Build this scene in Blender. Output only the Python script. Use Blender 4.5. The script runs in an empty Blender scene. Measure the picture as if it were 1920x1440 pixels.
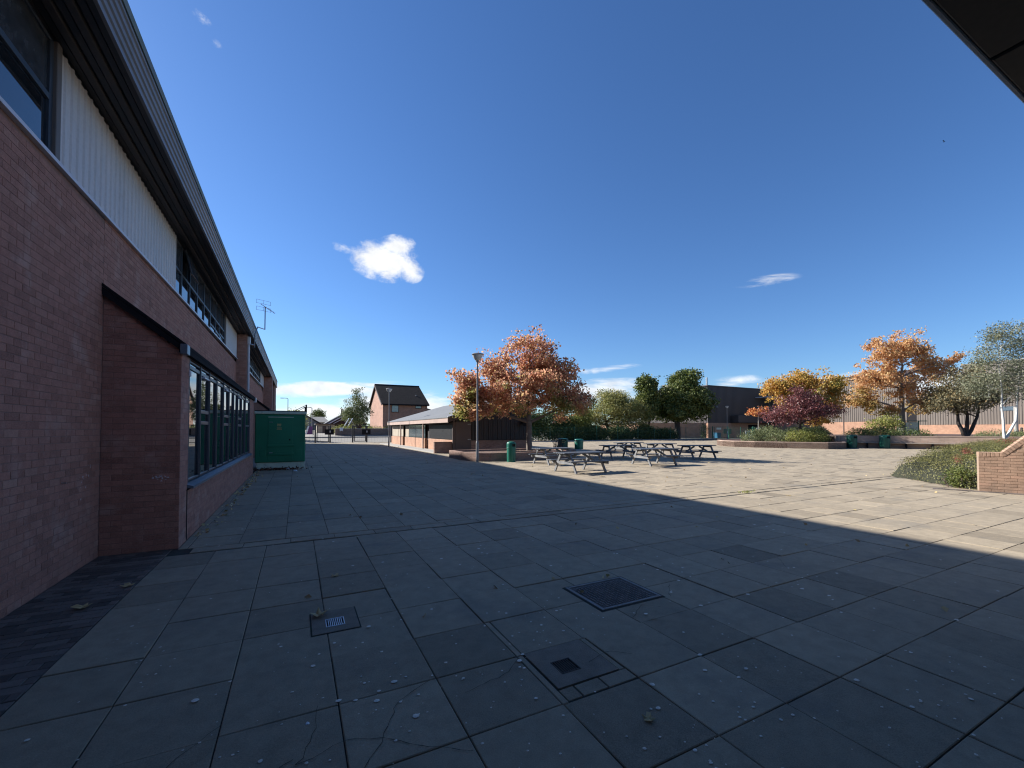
import bpy, bmesh, math, random
import numpy as np
from mathutils import Vector, Matrix, noise

R = math.radians
random.seed(7)
rng = np.random.default_rng(11)
scene = bpy.context.scene
COL = scene.collection

# ------------------------------------------------------------------ camera
cam_d = bpy.data.cameras.new('camera')
cam = bpy.data.objects.new('camera', cam_d)
COL.objects.link(cam)
cam.location = (0, 0, 1.645)
cam.rotation_euler = (R(90 + 1.242), 0, -0.4701)
cam_d.sensor_width = 36.0
cam_d.lens = 795.2 / 1920 * 36.0
cam_d.shift_y = 0.0354
cam_d.clip_start = 0.05
cam_d.clip_end = 2000
scene.camera = cam

# ------------------------------------------------------------------ light and exposure
SUN_DIR = Vector((-1.12, 1.28, 1.0)).normalized()
SUN_EL = math.asin(SUN_DIR.z)
SUN_ROT = math.atan2(SUN_DIR.x, SUN_DIR.y)
sun_d = bpy.data.lights.new('sun', 'SUN')
sun_d.energy = 5.0
sun_d.angle = R(0.53)
sun_d.color = (1.0, 0.985, 0.965)
sun = bpy.data.objects.new('sun', sun_d)
sun.rotation_euler = SUN_DIR.to_track_quat('Z', 'Y').to_euler()
sun.location = (-30, 40, 40)
COL.objects.link(sun)

scene.view_settings.view_transform = 'Standard'
scene.view_settings.look = 'None'
scene.view_settings.gamma = 1.0
scene.view_settings.use_curve_mapping = False
scene.view_settings.exposure = 1.06
scene.cycles.use_denoising = True
scene.cycles.filter_width = 1.15
scene.cycles.max_bounces = 6
scene.cycles.transparent_max_bounces = 6

SKY_STRENGTH = 0.079
CLOUD_STRENGTH = 0.55

world = bpy.data.worlds.new('World')
scene.world = world
world.use_nodes = True
wt = world.node_tree
wt.nodes.clear()


class NT:
    """small helper to write node trees as expressions"""
    def __init__(self, tree):
        self.t = tree

    def n(self, kind, **props):
        nd = self.t.nodes.new(kind)
        for k, v in props.items():
            setattr(nd, k, v)
        return nd

    def put(self, sock, v):
        if isinstance(v, bpy.types.NodeSocket):
            self.t.links.new(v, sock)
        else:
            sock.default_value = v

    def math(self, op, a, b=0.0, c=0.0, clamp=False):
        nd = self.n('ShaderNodeMath', operation=op, use_clamp=clamp)
        self.put(nd.inputs[0], a)
        self.put(nd.inputs[1], b)
        if op in ('MULTIPLY_ADD', 'SMOOTH_MAX', 'SMOOTH_MIN'):
            self.put(nd.inputs[2], c)
        return nd.outputs[0]

    def dot(self, v, const):
        nd = self.n('ShaderNodeVectorMath', operation='DOT_PRODUCT')
        self.put(nd.inputs[0], v)
        nd.inputs[1].default_value = const
        return nd.outputs['Value']

    def noise(self, vec, scale, detail=4.0, rough=0.55, dist=0.0):
        nd = self.n('ShaderNodeTexNoise')
        if vec is not None:
            self.put(nd.inputs['Vector'], vec)
        nd.inputs['Scale'].default_value = scale
        nd.inputs['Detail'].default_value = detail
        nd.inputs['Roughness'].default_value = rough
        nd.inputs['Distortion'].default_value = dist
        return nd.outputs['Fac']

    def mapr(self, v, a, b, c=0.0, d=1.0, smooth=False):
        nd = self.n('ShaderNodeMapRange', interpolation_type='SMOOTHSTEP' if smooth else 'LINEAR')
        self.put(nd.inputs[0], v)
        nd.inputs[1].default_value = a
        nd.inputs[2].default_value = b
        nd.inputs[3].default_value = c
        nd.inputs[4].default_value = d
        return nd.outputs[0]

    def mix(self, f, a, b, mode='MIX'):
        nd = self.n('ShaderNodeMix', data_type='RGBA', blend_type=mode)
        self.put(nd.inputs[0], f)
        for s, v in ((nd.inputs[6], a), (nd.inputs[7], b)):
            if isinstance(v, tuple) and len(v) == 3:
                v = (*v, 1.0)
            self.put(s, v)
        return nd.outputs[2]

    def ramp(self, f, stops):
        nd = self.n('ShaderNodeValToRGB')
        self.put(nd.inputs[0], f)
        el = nd.color_ramp.elements
        while len(el) < len(stops):
            el.new(0.5)
        for e, (p, c) in zip(el, stops):
            e.position = p
            e.color = (*c, 1.0)
        return nd.outputs[0]


W = NT(wt)
sky = W.n('ShaderNodeTexSky', sky_type='NISHITA')
sky.sun_disc = False
sky.sun_elevation = SUN_EL
sky.sun_rotation = SUN_ROT
sky.altitude = 30
sky.air_density = 1.0
sky.dust_density = 0.2
sky.ozone_density = 2.2
hs = W.n('ShaderNodeHueSaturation')
hs.inputs['Hue'].default_value = 0.5
hs.inputs['Saturation'].default_value = 1.08
hs.inputs['Value'].default_value = 1.0
wt.links.new(sky.outputs[0], hs.inputs['Color'])
sky_col = W.mix(1.0, hs.outputs[0], (0.525, 0.705, 0.95), 'MULTIPLY')
tc = W.n('ShaderNodeTexCoord')
vdir = tc.outputs['Generated']

# clouds: (azimuth from +Y clockwise, elevation, half width, half height, strength, stretched?)  all in radians
def cloud_mask(blobs, nz, k, lo, hi):
    best = None
    for az, el, w, h, tilt, gain in blobs:
        c = Vector((math.sin(az) * math.cos(el), math.cos(az) * math.cos(el), math.sin(el)))
        r0 = Vector((math.cos(az), -math.sin(az), 0))
        u0 = r0.cross(c)
        r = r0 * math.cos(tilt) + u0 * math.sin(tilt)
        u = u0 * math.cos(tilt) - r0 * math.sin(tilt)
        a = W.math('MULTIPLY', W.dot(vdir, r), 1.0 / w)
        b = W.math('MULTIPLY', W.dot(vdir, u), 1.0 / h)
        d = W.math('SQRT', W.math('ADD', W.math('MULTIPLY', a, a), W.math('MULTIPLY', b, b)))
        front = W.math('GREATER_THAN', W.dot(vdir, c), 0.5)
        m = W.math('MULTIPLY', W.math('MULTIPLY', W.math('SUBTRACT', 1.15, d), front), gain)
        m = W.math('MAXIMUM', m, 0.0)
        best = m if best is None else W.math('MAXIMUM', best, m)
    nn = W.math('MULTIPLY', W.math('SUBTRACT', nz, 0.5), k)
    s = W.math('MULTIPLY', W.math('ADD', best, nn), W.mapr(best, 0.0, 0.12, 0, 1))
    return W.mapr(s, lo, hi, 0, 1, smooth=True)
mp = W.n('ShaderNodeMapping')
mp.inputs['Scale'].default_value = (1, 1, 1.35)
wt.links.new(vdir, mp.inputs['Vector'])
nz1 = W.noise(mp.outputs[0], 26.0, 10, 0.66, 0.35)
mp2 = W.n('ShaderNodeMapping')
mp2.inputs['Scale'].default_value = (1, 1, 5.0)
wt.links.new(vdir, mp2.inputs['Vector'])
nz2 = W.noise(mp2.outputs[0], 9.0, 8, 0.62, 0.6)
cumulus = cloud_mask([(0.1760, 0.3665, 0.070, 0.040, 0, 1.3), (0.1080, 0.3790, 0.046, 0.012, -0.15, 0.5), (0.2278, 0.3560, 0.034, 0.028, -0.5, 1.0),
                      (0.2000, 0.3960, 0.040, 0.024, 0.2, 1.1), (0.1800, 0.3420, 0.040, 0.020, 0, 0.8), (-0.1700, 0.6700, 0.016, 0.008, -0.5, 0.33), (-0.150, 0.6480, 0.010, 0.007, 0, 0.28)], nz1, 1.9, 0.0, 0.95)
cirrus = cloud_mask([(0.0443, 0.0861, 0.130, 0.0170, 0.05, 1.7), (0.1535, 0.0993, 0.068, 0.0100, 0.08, 0.8), (0.2100, 0.0488, 0.150, 0.0420, 0, 1.6),
                     (0.0448, 0.0346, 0.090, 0.0230, 0, 1.3), (0.6933, 0.1383, 0.074, 0.0085, 0.08, 0.6), (0.6811, 0.0863, 0.125, 0.0320, 0.02, 0.9),
                     (0.9570, 0.1024, 0.070, 0.0120, 0.03, 0.7), (1.0137, 0.2919, 0.055, 0.0120, 0.0, 0.34), (1.20, 0.06, 0.16, 0.045, 0, 0.9)],
                    nz2, 2.4, 0.02, 0.95)
shade = W.mapr(W.noise(mp.outputs[0], 30.0, 5, 0.6), 0.35, 0.7, 0.84, 1.04)
bg1 = W.n('ShaderNodeBackground')
wt.links.new(sky_col, bg1.inputs['Color'])
bg1.inputs['Strength'].default_value = SKY_STRENGTH
bg2 = W.n('ShaderNodeBackground')
bg2.inputs['Color'].default_value = (0.95, 0.97, 1.0, 1)
wt.links.new(W.math('MULTIPLY', shade, CLOUD_STRENGTH), bg2.inputs['Strength'])
mx = W.n('ShaderNodeMixShader')
wt.links.new(W.math('MAXIMUM', cumulus, W.math('MULTIPLY', cirrus, 0.9)), mx.inputs[0])
wt.links.new(bg1.outputs[0], mx.inputs[1])
wt.links.new(bg2.outputs[0], mx.inputs[2])
wo = W.n('ShaderNodeOutputWorld')
wt.links.new(mx.outputs[0], wo.inputs[0])



def new_mat(name):
    m = bpy.data.materials.new(name)
    m.use_nodes = True
    m.node_tree.nodes.clear()
    return m, NT(m.node_tree)


def finish(t, col, rough=0.8, bump=None, bump_d=0.002, metal=0.0, spec=0.4, ior=None, coat=0.0):
    b = t.n('ShaderNodeBsdfPrincipled')
    t.put(b.inputs['Base Color'], (*col, 1.0) if isinstance(col, tuple) else col)
    t.put(b.inputs['Roughness'], rough)
    t.put(b.inputs['Metallic'], metal)
    b.inputs['Specular IOR Level'].default_value = spec
    if ior:
        b.inputs['IOR'].default_value = ior
    if coat:
        b.inputs['Coat Weight'].default_value = coat
        b.inputs['Coat Roughness'].default_value = 0.12
    if bump is not None:
        bn = t.n('ShaderNodeBump')
        bn.inputs['Strength'].default_value = 1.0
        bn.inputs['Distance'].default_value = bump_d
        t.put(bn.inputs['Height'], bump)
        t.t.links.new(bn.outputs[0], b.inputs['Normal'])
    o = t.n('ShaderNodeOutputMaterial')
    t.t.links.new(b.outputs[0], o.inputs[0])
    return b


def objco(t):
    return t.n('ShaderNodeTexCoord').outputs['Object']


def posco(t):
    return t.n('ShaderNodeNewGeometry').outputs['Position']


def scl(c, k):
    return tuple(min(1.0, x * k) for x in c)


def mat(name, col, rough=0.8, var=0.2, scale=3.0, fine=0.0, fscale=60.0, bump=0.0, bscale=80.0, metal=0.0, spec=0.4, dirt=None, coat=0.0):
    m, t = new_mat(name)
    v = posco(t)
    n1 = t.noise(v, scale, 5, 0.6)
    c = t.mix(t.mapr(n1, 0.3, 0.7), scl(col, 1 - var), scl(col, 1 + var))
    if fine:
        n2 = t.noise(v, fscale, 3, 0.6)
        c = t.mix(1.0, c, t.ramp(n2, [(0.3, (1 - fine,) * 3), (0.7, (1 + 0 * fine,) * 3)]), 'MULTIPLY')
    if dirt:
        n3 = t.noise(v, dirt[1], 6, 0.65)
        c = t.mix(t.mapr(n3, dirt[2], dirt[2] + 0.15, 0, dirt[3], True), c, dirt[0])
    hb = t.noise(v, bscale, 4, 0.6) if bump else None
    rr = t.mapr(n1, 0.25, 0.75, max(0.02, rough - 0.08), min(1, rough + 0.08))
    finish(t, c, rr, hb, bump, metal, spec, coat=coat)
    return m


def toned(name, col, mode, rough=0.85, spread=0.45, hue2=None, fine=0.25, fscale=120, bump=0.0015, bscale=90, stain=None, spec=0.3, speck=None, streak=None):
    """masonry units: every unit has its own tone (obj.color on single units, the face attribute 'tone' on joined ones)"""
    m, t = new_mat(name)
    v = posco(t)
    if mode == 'object':
        sep = t.n('ShaderNodeSeparateColor')
        t.t.links.new(t.n('ShaderNodeObjectInfo').outputs['Color'], sep.inputs[0])
        tone = sep.outputs[0]
    else:
        tone = t.n('ShaderNodeAttribute', attribute_name='tone').outputs['Fac']
    c = t.ramp(tone, [(0.0, scl(col, 1 - spread)), (0.55, col), (1.0, scl(hue2 or col, 1 + spread * 0.6))])
    n2 = t.noise(v, fscale, 3, 0.7)
    g = t.mapr(tone, 0.12, 0.5, 1.0, 0.55)
    c = t.mix(g, c, t.mix(1.0, c, t.ramp(n2, [(0.30, (1 - fine * 1.5,) * 3), (0.66, (1.0,) * 3)]), 'MULTIPLY'))
    n6 = t.noise(v, 7.0, 5, 0.68)
    c = t.mix(1.0, c, t.ramp(n6, [(0.30, (0.78,) * 3), (0.60, (1.0,) * 3)]), 'MULTIPLY')
    if stain:
        n3 = t.noise(v, stain[1], 6, 0.62, 0.3)
        c = t.mix(t.mapr(n3, stain[2], stain[2] + 0.2, 0, stain[3], True), c, stain[0])
    if speck:
        n4 = t.noise(v, speck[1], 2, 0.5)
        c = t.mix(t.mapr(n4, speck[2], speck[2] + 0.04, 0, speck[3]), c, speck[0])
    if streak:
        mp = t.n('ShaderNodeMapping')
        mp.inputs['Scale'].default_value = (5.5, 5.5, 0.5)
        t.put(mp.inputs['Vector'], v)
        n5 = t.noise(mp.outputs[0], 1.0, 5, 0.6)
        c = t.mix(t.mapr(n5, streak[1], streak[1] + 0.12, 0, streak[2], True), c, streak[0])
    hb = t.noise(v, bscale, 4, 0.65)
    finish(t, c, t.mapr(n2, 0.2, 0.8, rough - 0.08, min(1, rough + 0.08)), hb, bump, spec=spec)
    return m


# ------------------------------------------------------------------ mesh helpers
class MB:
    def __init__(self):
        self.v, self.f, self.tone, self.mi, self.cur, self.ct = [], [], [], [], 0, 0.5

    def add(self, vs, fs, tone=None):
        o = len(self.v)
        self.v.extend(vs)
        for f in fs:
            self.f.append(tuple(o + i for i in f))
            self.tone.append(self.ct if tone is None else tone)
            self.mi.append(self.cur)
        return self

    def box(self, x0, x1, y0, y1, z0, z1, tone=None, M=None):
        vs = [(x, y, z) for z in (z0, z1) for y in (y0, y1) for x in (x0, x1)]
        if M is not None:
            vs = [tuple(M @ Vector(p)) for p in vs]
        fs = [(0, 2, 3, 1), (4, 5, 7, 6), (0, 1, 5, 4), (2, 6, 7, 3), (0, 4, 6, 2), (1, 3, 7, 5)]
        return self.add(vs, fs, tone)

    def bbox(self, x0, x1, y0, y1, z0, z1, b=0.01, tone=None, M=None):
        """box with bevelled edges (24+ faces)"""
        b = min(b, (x1 - x0) * .45, (y1 - y0) * .45, (z1 - z0) * .45)
        bm = bmesh.new()
        bmesh.ops.create_cube(bm, size=1)
        bmesh.ops.scale(bm, vec=(x1 - x0, y1 - y0, z1 - z0), verts=bm.verts)
        bmesh.ops.translate(bm, vec=((x0 + x1) / 2, (y0 + y1) / 2, (z0 + z1) / 2), verts=bm.verts)
        bmesh.ops.bevel(bm, geom=bm.edges[:], offset=b, segments=1, affect='EDGES')
        if M is not None:
            bm.transform(M)
        bm.verts.index_update()
        self.add([tuple(v.co) for v in bm.verts], [tuple(v.index for v in f.verts) for f in bm.faces], tone)
        bm.free()
        return self

    def beam(self, p, q, w, h, up=(0, 0, 1), tone=None, ends=0.0):
        """rectangular bar from p to q, w across, h along 'up'"""
        p, q = Vector(p), Vector(q)
        d = (q - p).normalized()
        u = Vector(up)
        s = d.cross(u).normalized()
        u = s.cross(d).normalized()
        p, q = p - d * ends, q + d * ends
        vs = []
        for c in (p, q):
            for a, b in ((-1, -1), (1, -1), (1, 1), (-1, 1)):
                vs.append(tuple(c + s * a * w / 2 + u * b * h / 2))
        fs = [(0, 3, 2, 1), (4, 5, 6, 7), (0, 1, 5, 4), (1, 2, 6, 5), (2, 3, 7, 6), (3, 0, 4, 7)]
        return self.add(vs, fs, tone)

    def prism(self, poly, axis, a, b, tone=None):
        """2D polygon extruded along an axis from a to b"""
        def mk(p, t):
            return {'x': (t, p[0], p[1]), 'y': (p[0], t, p[1]), 'z': (p[0], p[1], t)}[axis]
        n = len(poly)
        vs = [mk(p, a) for p in poly] + [mk(p, b) for p in poly]
        fs = [tuple(range(n - 1, -1, -1)), tuple(range(n, 2 * n))]
        fs += [(i, (i + 1) % n, n + (i + 1) % n, n + i) for i in range(n)]
        return self.add(vs, fs, tone)

    def tube(self, pts, rad, n=8, cap=True, tone=None):
        pts = [Vector(p) for p in pts]
        if not hasattr(rad, '__len__'):
            rad = [rad] * len(pts)
        vs, fs = [], []
        prev = None
        for i, p in enumerate(pts):
            d = (pts[min(i + 1, len(pts) - 1)] - pts[max(i - 1, 0)]).normalized()
            if prev is None:
                s = d.cross(Vector((0.31, 0.95, 0.02)) if abs(d.y) < 0.9 else Vector((1, 0, 0))).normalized()
            else:
                s = (prev - d * prev.dot(d)).normalized()
            prev = s
            u = d.cross(s)
            for k in range(n):
                a = 2 * math.pi * k / n
                vs.append(tuple(p + (s * math.cos(a) + u * math.sin(a)) * rad[i]))
        for i in range(len(pts) - 1):
            for k in range(n):
                k2 = (k + 1) % n
                fs.append((i * n + k, i * n + k2, (i + 1) * n + k2, (i + 1) * n + k))
        if cap:
            fs.append(tuple(range(n - 1, -1, -1)))
            fs.append(tuple((len(pts) - 1) * n + k for k in range(n)))
        return self.add(vs, fs, tone)

    def lathe(self, prof, n=16, loc=(0, 0, 0), tone=None):
        vs, fs = [], []
        for r, z in prof:
            for k in range(n):
                a = 2 * math.pi * k / n
                vs.append((loc[0] + r * math.cos(a), loc[1] + r * math.sin(a), loc[2] + z))
        for i in range(len(prof) - 1):
            for k in range(n):
                k2 = (k + 1) % n
                fs.append((i * n + k, i * n + k2, (i + 1) * n + k2, (i + 1) * n + k))
        fs.append(tuple(range(n - 1, -1, -1)))
        fs.append(tuple((len(prof) - 1) * n + k for k in range(n)))
        return self.add(vs, fs, tone)

    def corr(self, p0, p1, z0, z1, pitch, depth, flip=False, tone=None, prof=((0.0, 0), (0.3, 0), (0.42, 1), (0.88, 1))):
        """vertical trapezoid-profile sheet from p0 to p1 (plan points); ribs stand out to the right of p0->p1"""
        p0, p1 = Vector((p0[0], p0[1], 0)), Vector((p1[0], p1[1], 0))
        d = (p1 - p0)
        L = d.length
        d.normalize()
        nrm = Vector((d.y, -d.x, 0)) * (-1 if flip else 1)
        n = max(1, int(round(L / pitch)))
        pts = []
        for i in range(n):
            for f, h in prof:
                pts.append(p0 + d * (L * (i + f) / n) + nrm * depth * h)
        pts.append(p1.copy())
        vs = [(p.x, p.y, z0) for p in pts] + [(p.x, p.y, z1) for p in pts]
        k = len(pts)
        fs = [(i, i + 1, k + i + 1, k + i) for i in range(k - 1)]
        return self.add(vs, fs, tone)

    def mesh(self, name, mats, smooth=False, origin=(0, 0, 0)):
        me = bpy.data.meshes.new(name)
        ox, oy, oz = origin
        me.from_pydata([(x - ox, y - oy, z - oz) for x, y, z in self.v], [], self.f)
        if not isinstance(mats, (list, tuple)):
            mats = [mats]
        for m in mats:
            me.materials.append(m)
        if any(self.mi):
            me.polygons.foreach_set('material_index', self.mi)
        at = me.attributes.new('tone', 'FLOAT', 'FACE')
        at.data.foreach_set('value', self.tone)
        if smooth:
            me.polygons.foreach_set('use_smooth', [True] * len(me.polygons))
            me.set_sharp_from_angle(angle=R(40))
        me.update()
        return me

    def build(self, name, mats, parent=None, smooth=False, kind=None):
        """parent: meshes are given in world coordinates unless the parent is a prototype at the world origin"""
        org = parent['_org'] if parent is not None and '_org' in parent else (0, 0, 0)
        o = bpy.data.objects.new(name, self.mesh(name, mats, smooth, org))
        COL.objects.link(o)
        if parent is not None:
            o.parent = parent
            o['_org'] = org
        if kind:
            o['kind'] = kind
        return o


def tag(o, label=None, cat=None, group=None, kind=None):
    if label:
        o['label'] = label
    if cat:
        o['category'] = cat
    if group:
        o['group'] = group
    if kind:
        o['kind'] = kind
    return o


def thing(name, label, cat, loc=(0, 0, 0), rz=0.0, group=None, org=True):
    o = bpy.data.objects.new(name, None)
    o.empty_display_size = 0.2
    o.location = loc
    o.rotation_euler = (0, 0, rz)
    COL.objects.link(o)
    if org:
        o['_org'] = tuple(loc)      # children come in world coordinates
    return tag(o, label, cat, group)


def put(mesh, name, parent, loc=(0, 0, 0), color=None, rot=None):
    """another object on shared mesh data; loc in world coordinates"""
    o = bpy.data.objects.new(name, mesh)
    COL.objects.link(o)
    org = parent['_org'] if '_org' in parent else (0, 0, 0)
    o.parent = parent
    o.location = (loc[0] - org[0], loc[1] - org[1], loc[2] - org[2])
    if rot:
        o.rotation_euler = rot
    if color is not None:
        o.color = (color, color, color, 1)
    return o


def copy_tree(o, parent=None):
    c = o.copy()
    COL.objects.link(c)
    if parent is not None:
        c.parent = parent
    for ch in list(o.children):
        copy_tree(ch, c)
    return c

# ------------------------------------------------------------------ materials
SLAB = (0.395, 0.318, 0.218)
slab_args = dict(rough=0.88, spread=0.26, fine=0.34, fscale=140, bump=0.0016, bscale=110,
                 stain=((0.17, 0.155, 0.13), 0.9, 0.52, 0.55), speck=((0.50, 0.48, 0.44), 75, 0.70, 0.35))
M_slab_o = toned('slab_single', SLAB, 'object', **slab_args)
M_slab_t = toned('slab_joined', SLAB, 'attr', **slab_args)
M_joint = mat('joint_dirt', (0.035, 0.034, 0.026), 0.95, 0.4, 6, bump=0.003, bscale=60, dirt=((0.045, 0.06, 0.02), 2.0, 0.55, 0.6))
M_tarmac = mat('tarmac', (0.30, 0.27, 0.225), 0.92, 0.14, 0.35, fine=0.25, fscale=45, bump=0.004, bscale=70, dirt=((0.19, 0.175, 0.15), 0.25, 0.52, 0.5))
M_darkpaver = toned('dark_paver', (0.175, 0.14, 0.115), 'attr', rough=0.8, spread=0.4, fine=0.3, bump=0.002)
BRICK = (0.50, 0.25, 0.185)
brick_args = dict(rough=0.85, spread=0.15, hue2=(0.49, 0.28, 0.21), fine=0.38, fscale=95, bump=0.006, bscale=75,
                  stain=((0.50, 0.36, 0.30), 2.6, 0.52, 0.5), streak=((0.24, 0.125, 0.105), 0.60, 0.4))
M_brick_o = toned('brick_single', BRICK, 'object', **brick_args)
M_brick_t = toned('brick_joined', BRICK, 'attr', **brick_args)
M_mortar = mat('mortar', (0.33, 0.20, 0.16), 0.95, 0.2, 3, fine=0.3, bump=0.002)
OBRICK = (0.45, 0.29, 0.195)
obrick = dict(rough=0.86, spread=0.16, hue2=(0.47, 0.28, 0.19), fine=0.28, fscale=100, bump=0.003, bscale=120,
              stain=((0.20, 0.15, 0.11), 1.6, 0.52, 0.55))
M_obrick_o = toned('buff_brick_single', OBRICK, 'object', **obrick)
M_obrick_t = toned('buff_brick_joined', OBRICK, 'attr', **obrick)
M_omortar = mat('buff_mortar', (0.36, 0.26, 0.18), 0.95, 0.15, 3, fine=0.3, bump=0.002)


def brick_tex(name, c1, c2, cm, bw=0.225, bh=0.075, flat=False, rough=0.88):
    """far brickwork: courses in the material only (pieces well under ten pixels)"""
    m, t = new_mat(name)
    v = posco(t)
    sp = t.n('ShaderNodeSeparateXYZ')
    t.put(sp.inputs[0], v)
    cb = t.n('ShaderNodeCombineXYZ')
    t.put(cb.inputs[0], t.math('ADD', sp.outputs[0], sp.outputs[1]))
    t.put(cb.inputs[1], sp.outputs[2])
    b = t.n('ShaderNodeTexBrick')
    t.put(b.inputs['Vector'], cb.outputs[0])
    b.inputs['Color1'].default_value = (*c1, 1)
    b.inputs['Color2'].default_value = (*c2, 1)
    b.inputs['Mortar'].default_value = (*cm, 1)
    b.inputs['Scale'].default_value = 1.0
    b.inputs['Mortar Size'].default_value = 0.007
    b.inputs['Brick Width'].default_value = bw
    b.inputs['Row Height'].default_value = bh
    n = t.noise(v, 1.3, 5, 0.6)
    c = t.mix(1.0, b.outputs[0], t.ramp(n, [(0.3, (0.72, 0.72, 0.72)), (0.65, (1.0, 1.0, 1.0))]), 'MULTIPLY')
    finish(t, c, rough, t.math('SUBTRACT', 1.0, b.outputs[1]), 0.004)
    return m


M_farbrick = brick_tex('far_orange_brick', (0.50, 0.27, 0.165), (0.44, 0.225, 0.135), (0.44, 0.32, 0.24))
M_housebrick = brick_tex('house_brick', (0.40, 0.21, 0.14), (0.34, 0.175, 0.115), (0.36, 0.26, 0.2))
M_planterbrick = brick_tex('planter_brick', (0.33, 0.20, 0.15), (0.25, 0.145, 0.105), (0.26, 0.2, 0.16))
M_sunbrick = brick_tex('sun_lightened_brick', (0.50, 0.36, 0.27), (0.43, 0.29, 0.215), (0.42, 0.34, 0.27))  # planter brick with sunlight put into its colour, for the grazed right-hand walls
M_wallbrick = brick_tex('grey_boundary_brick', (0.25, 0.17, 0.14), (0.20, 0.14, 0.115), (0.22, 0.19, 0.16))

M_white = mat('white_cladding', (0.66, 0.65, 0.63), 0.55, 0.05, 1.5, fine=0.1, fscale=30, dirt=((0.33, 0.27, 0.2), 0.9, 0.6, 0.5))
M_sill = mat('pale_flashing', (0.62, 0.63, 0.66), 0.4, 0.06, 3, dirt=((0.3, 0.28, 0.26), 3, 0.6, 0.5))
M_soffit = mat('brown_soffit', (0.066, 0.054, 0.048), 0.6, 0.2, 1.5, fine=0.2)
M_fascia = mat('grey_fascia', (0.185, 0.18, 0.18), 0.42, 0.15, 0.7, dirt=((0.10, 0.11, 0.08), 0.8, 0.55, 0.6))
M_cap = mat('mossy_roof_edge', (0.14, 0.155, 0.13), 0.6, 0.3, 1.2, dirt=((0.10, 0.13, 0.045), 2.0, 0.5, 0.7))
M_trim = mat('brown_trim', (0.16, 0.14, 0.12), 0.6, 0.1, 2)
M_black = mat('black_edge', (0.016, 0.016, 0.018), 0.92, 0.2, 2, spec=0.1)
M_frame = mat('dark_window_frame', (0.05, 0.062, 0.075), 0.4, 0.15, 3)
M_frame2 = mat('blue_grey_frame', (0.12, 0.145, 0.17), 0.35, 0.1, 3)
M_inner = mat('dark_room', (0.02, 0.021, 0.022), 0.9, 0.2, 2)


def glass(name, col=(0.012, 0.014, 0.016), ior=2.0, rough=0.004, wob=0.0003):
    m, t = new_mat(name)
    n = t.noise(posco(t), 1.6, 2, 0.5)
    n2 = t.noise(posco(t), 9.0, 5, 0.6)
    c = t.mix(t.mapr(n2, 0.35, 0.7), scl(col, 0.7), scl(col, 1.6))
    b = finish(t, c, t.mapr(n2, 0.3, 0.8, rough, rough + 0.02), n, wob, spec=0.5, ior=ior)
    return m


M_glass = glass('window_glass')
M_blind = glass('window_glass_with_blind', (0.05, 0.055, 0.06), 1.5, 0.12)
M_farglass = glass('far_window_glass', (0.10, 0.13, 0.15), 1.8, 0.08)
M_green = mat('green_grp', (0.012, 0.17, 0.085), 0.42, 0.12, 1.2, fine=0.15, fscale=90, coat=0.0, dirt=((0.03, 0.06, 0.045), 1.3, 0.6, 0.35))
M_cream = mat('cream_grp', (0.50, 0.54, 0.42), 0.7, 0.1, 2, dirt=((0.16, 0.17, 0.13), 3, 0.55, 0.5))
M_gold = mat('gold_print', (0.42, 0.34, 0.14), 0.6, 0.1, 9)
M_steel = mat('steel', (0.42, 0.42, 0.42), 0.38, 0.15, 9, metal=0.85)
M_galv = mat('galvanised_pole', (0.23, 0.22, 0.215), 0.5, 0.15, 2, metal=0.2, dirt=((0.12, 0.09, 0.075), 2, 0.58, 0.5))
M_iron = mat('cast_iron', (0.085, 0.07, 0.06), 0.75, 0.3, 7, metal=0.0, bump=0.001)
M_grate = mat('galvanised_grating', (0.42, 0.45, 0.50), 0.4, 0.2, 20, metal=0.5)
M_lug = mat('rubbed_iron', (0.20, 0.18, 0.165), 0.7, 0.3, 7)
M_rim = mat('worn_iron_rim', (0.21, 0.195, 0.18), 0.65, 0.25, 9)
M_hole = mat('hole_black', (0.006, 0.006, 0.006), 0.9, 0, 3)  # black colour stands in for the shade inside drains and bin openings
M_conc = mat('drain_concrete', (0.27, 0.22, 0.165), 0.92, 0.25, 6, fine=0.4, fscale=160, bump=0.003, bscale=160, dirt=((0.26, 0.25, 0.23), 28, 0.64, 0.4))
M_gum = mat('dried_chewing_gum', (0.74, 0.66, 0.55), 0.8, 0.25, 40)
M_canopy = mat('canopy_panel', (0.075, 0.062, 0.052), 0.6, 0.2, 0.8, fine=0.2)

# ------------------------------------------------------------------ ground
def sst(x, a, b):
    t = np.clip((x - a) / (b - a), 0, 1)
    return t * t * (3 - 2 * t)


def ground_z(x, y):
    """level plaza; beyond the gates on the left the road climbs a little"""
    return -0.014 + 0.80 * sst(y, 58.5, 67.0) * (1 - sst(x, 24.0, 34.0)) + 0.9 * sst(y, 75, 110) * (1 - sst(x, 24.0, 40.0))


gx = np.unique(np.concatenate([np.linspace(-500, 700, 41), np.linspace(-12, 40, 27)]))
gy = np.unique(np.concatenate([np.linspace(-200, 900, 45), np.linspace(50, 112, 43)]))
X, Y = np.meshgrid(gx, gy)
Z = ground_z(X, Y)
b = MB()
b.v = [tuple(p) for p in np.stack([X.ravel(), Y.ravel(), Z.ravel()], 1).tolist()]
nx, ny = len(gx), len(gy)
b.f = [(j * nx + i, j * nx + i + 1, (j + 1) * nx + i + 1, (j + 1) * nx + i) for j in range(ny - 1) for i in range(nx - 1)]
b.tone = [0.5] * len(b.f)
b.mi = [0] * len(b.f)
tag(b.build('ground', M_tarmac, smooth=True), 'grey tarmac and hard ground reaching out beyond the plaza', kind='structure')

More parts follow.
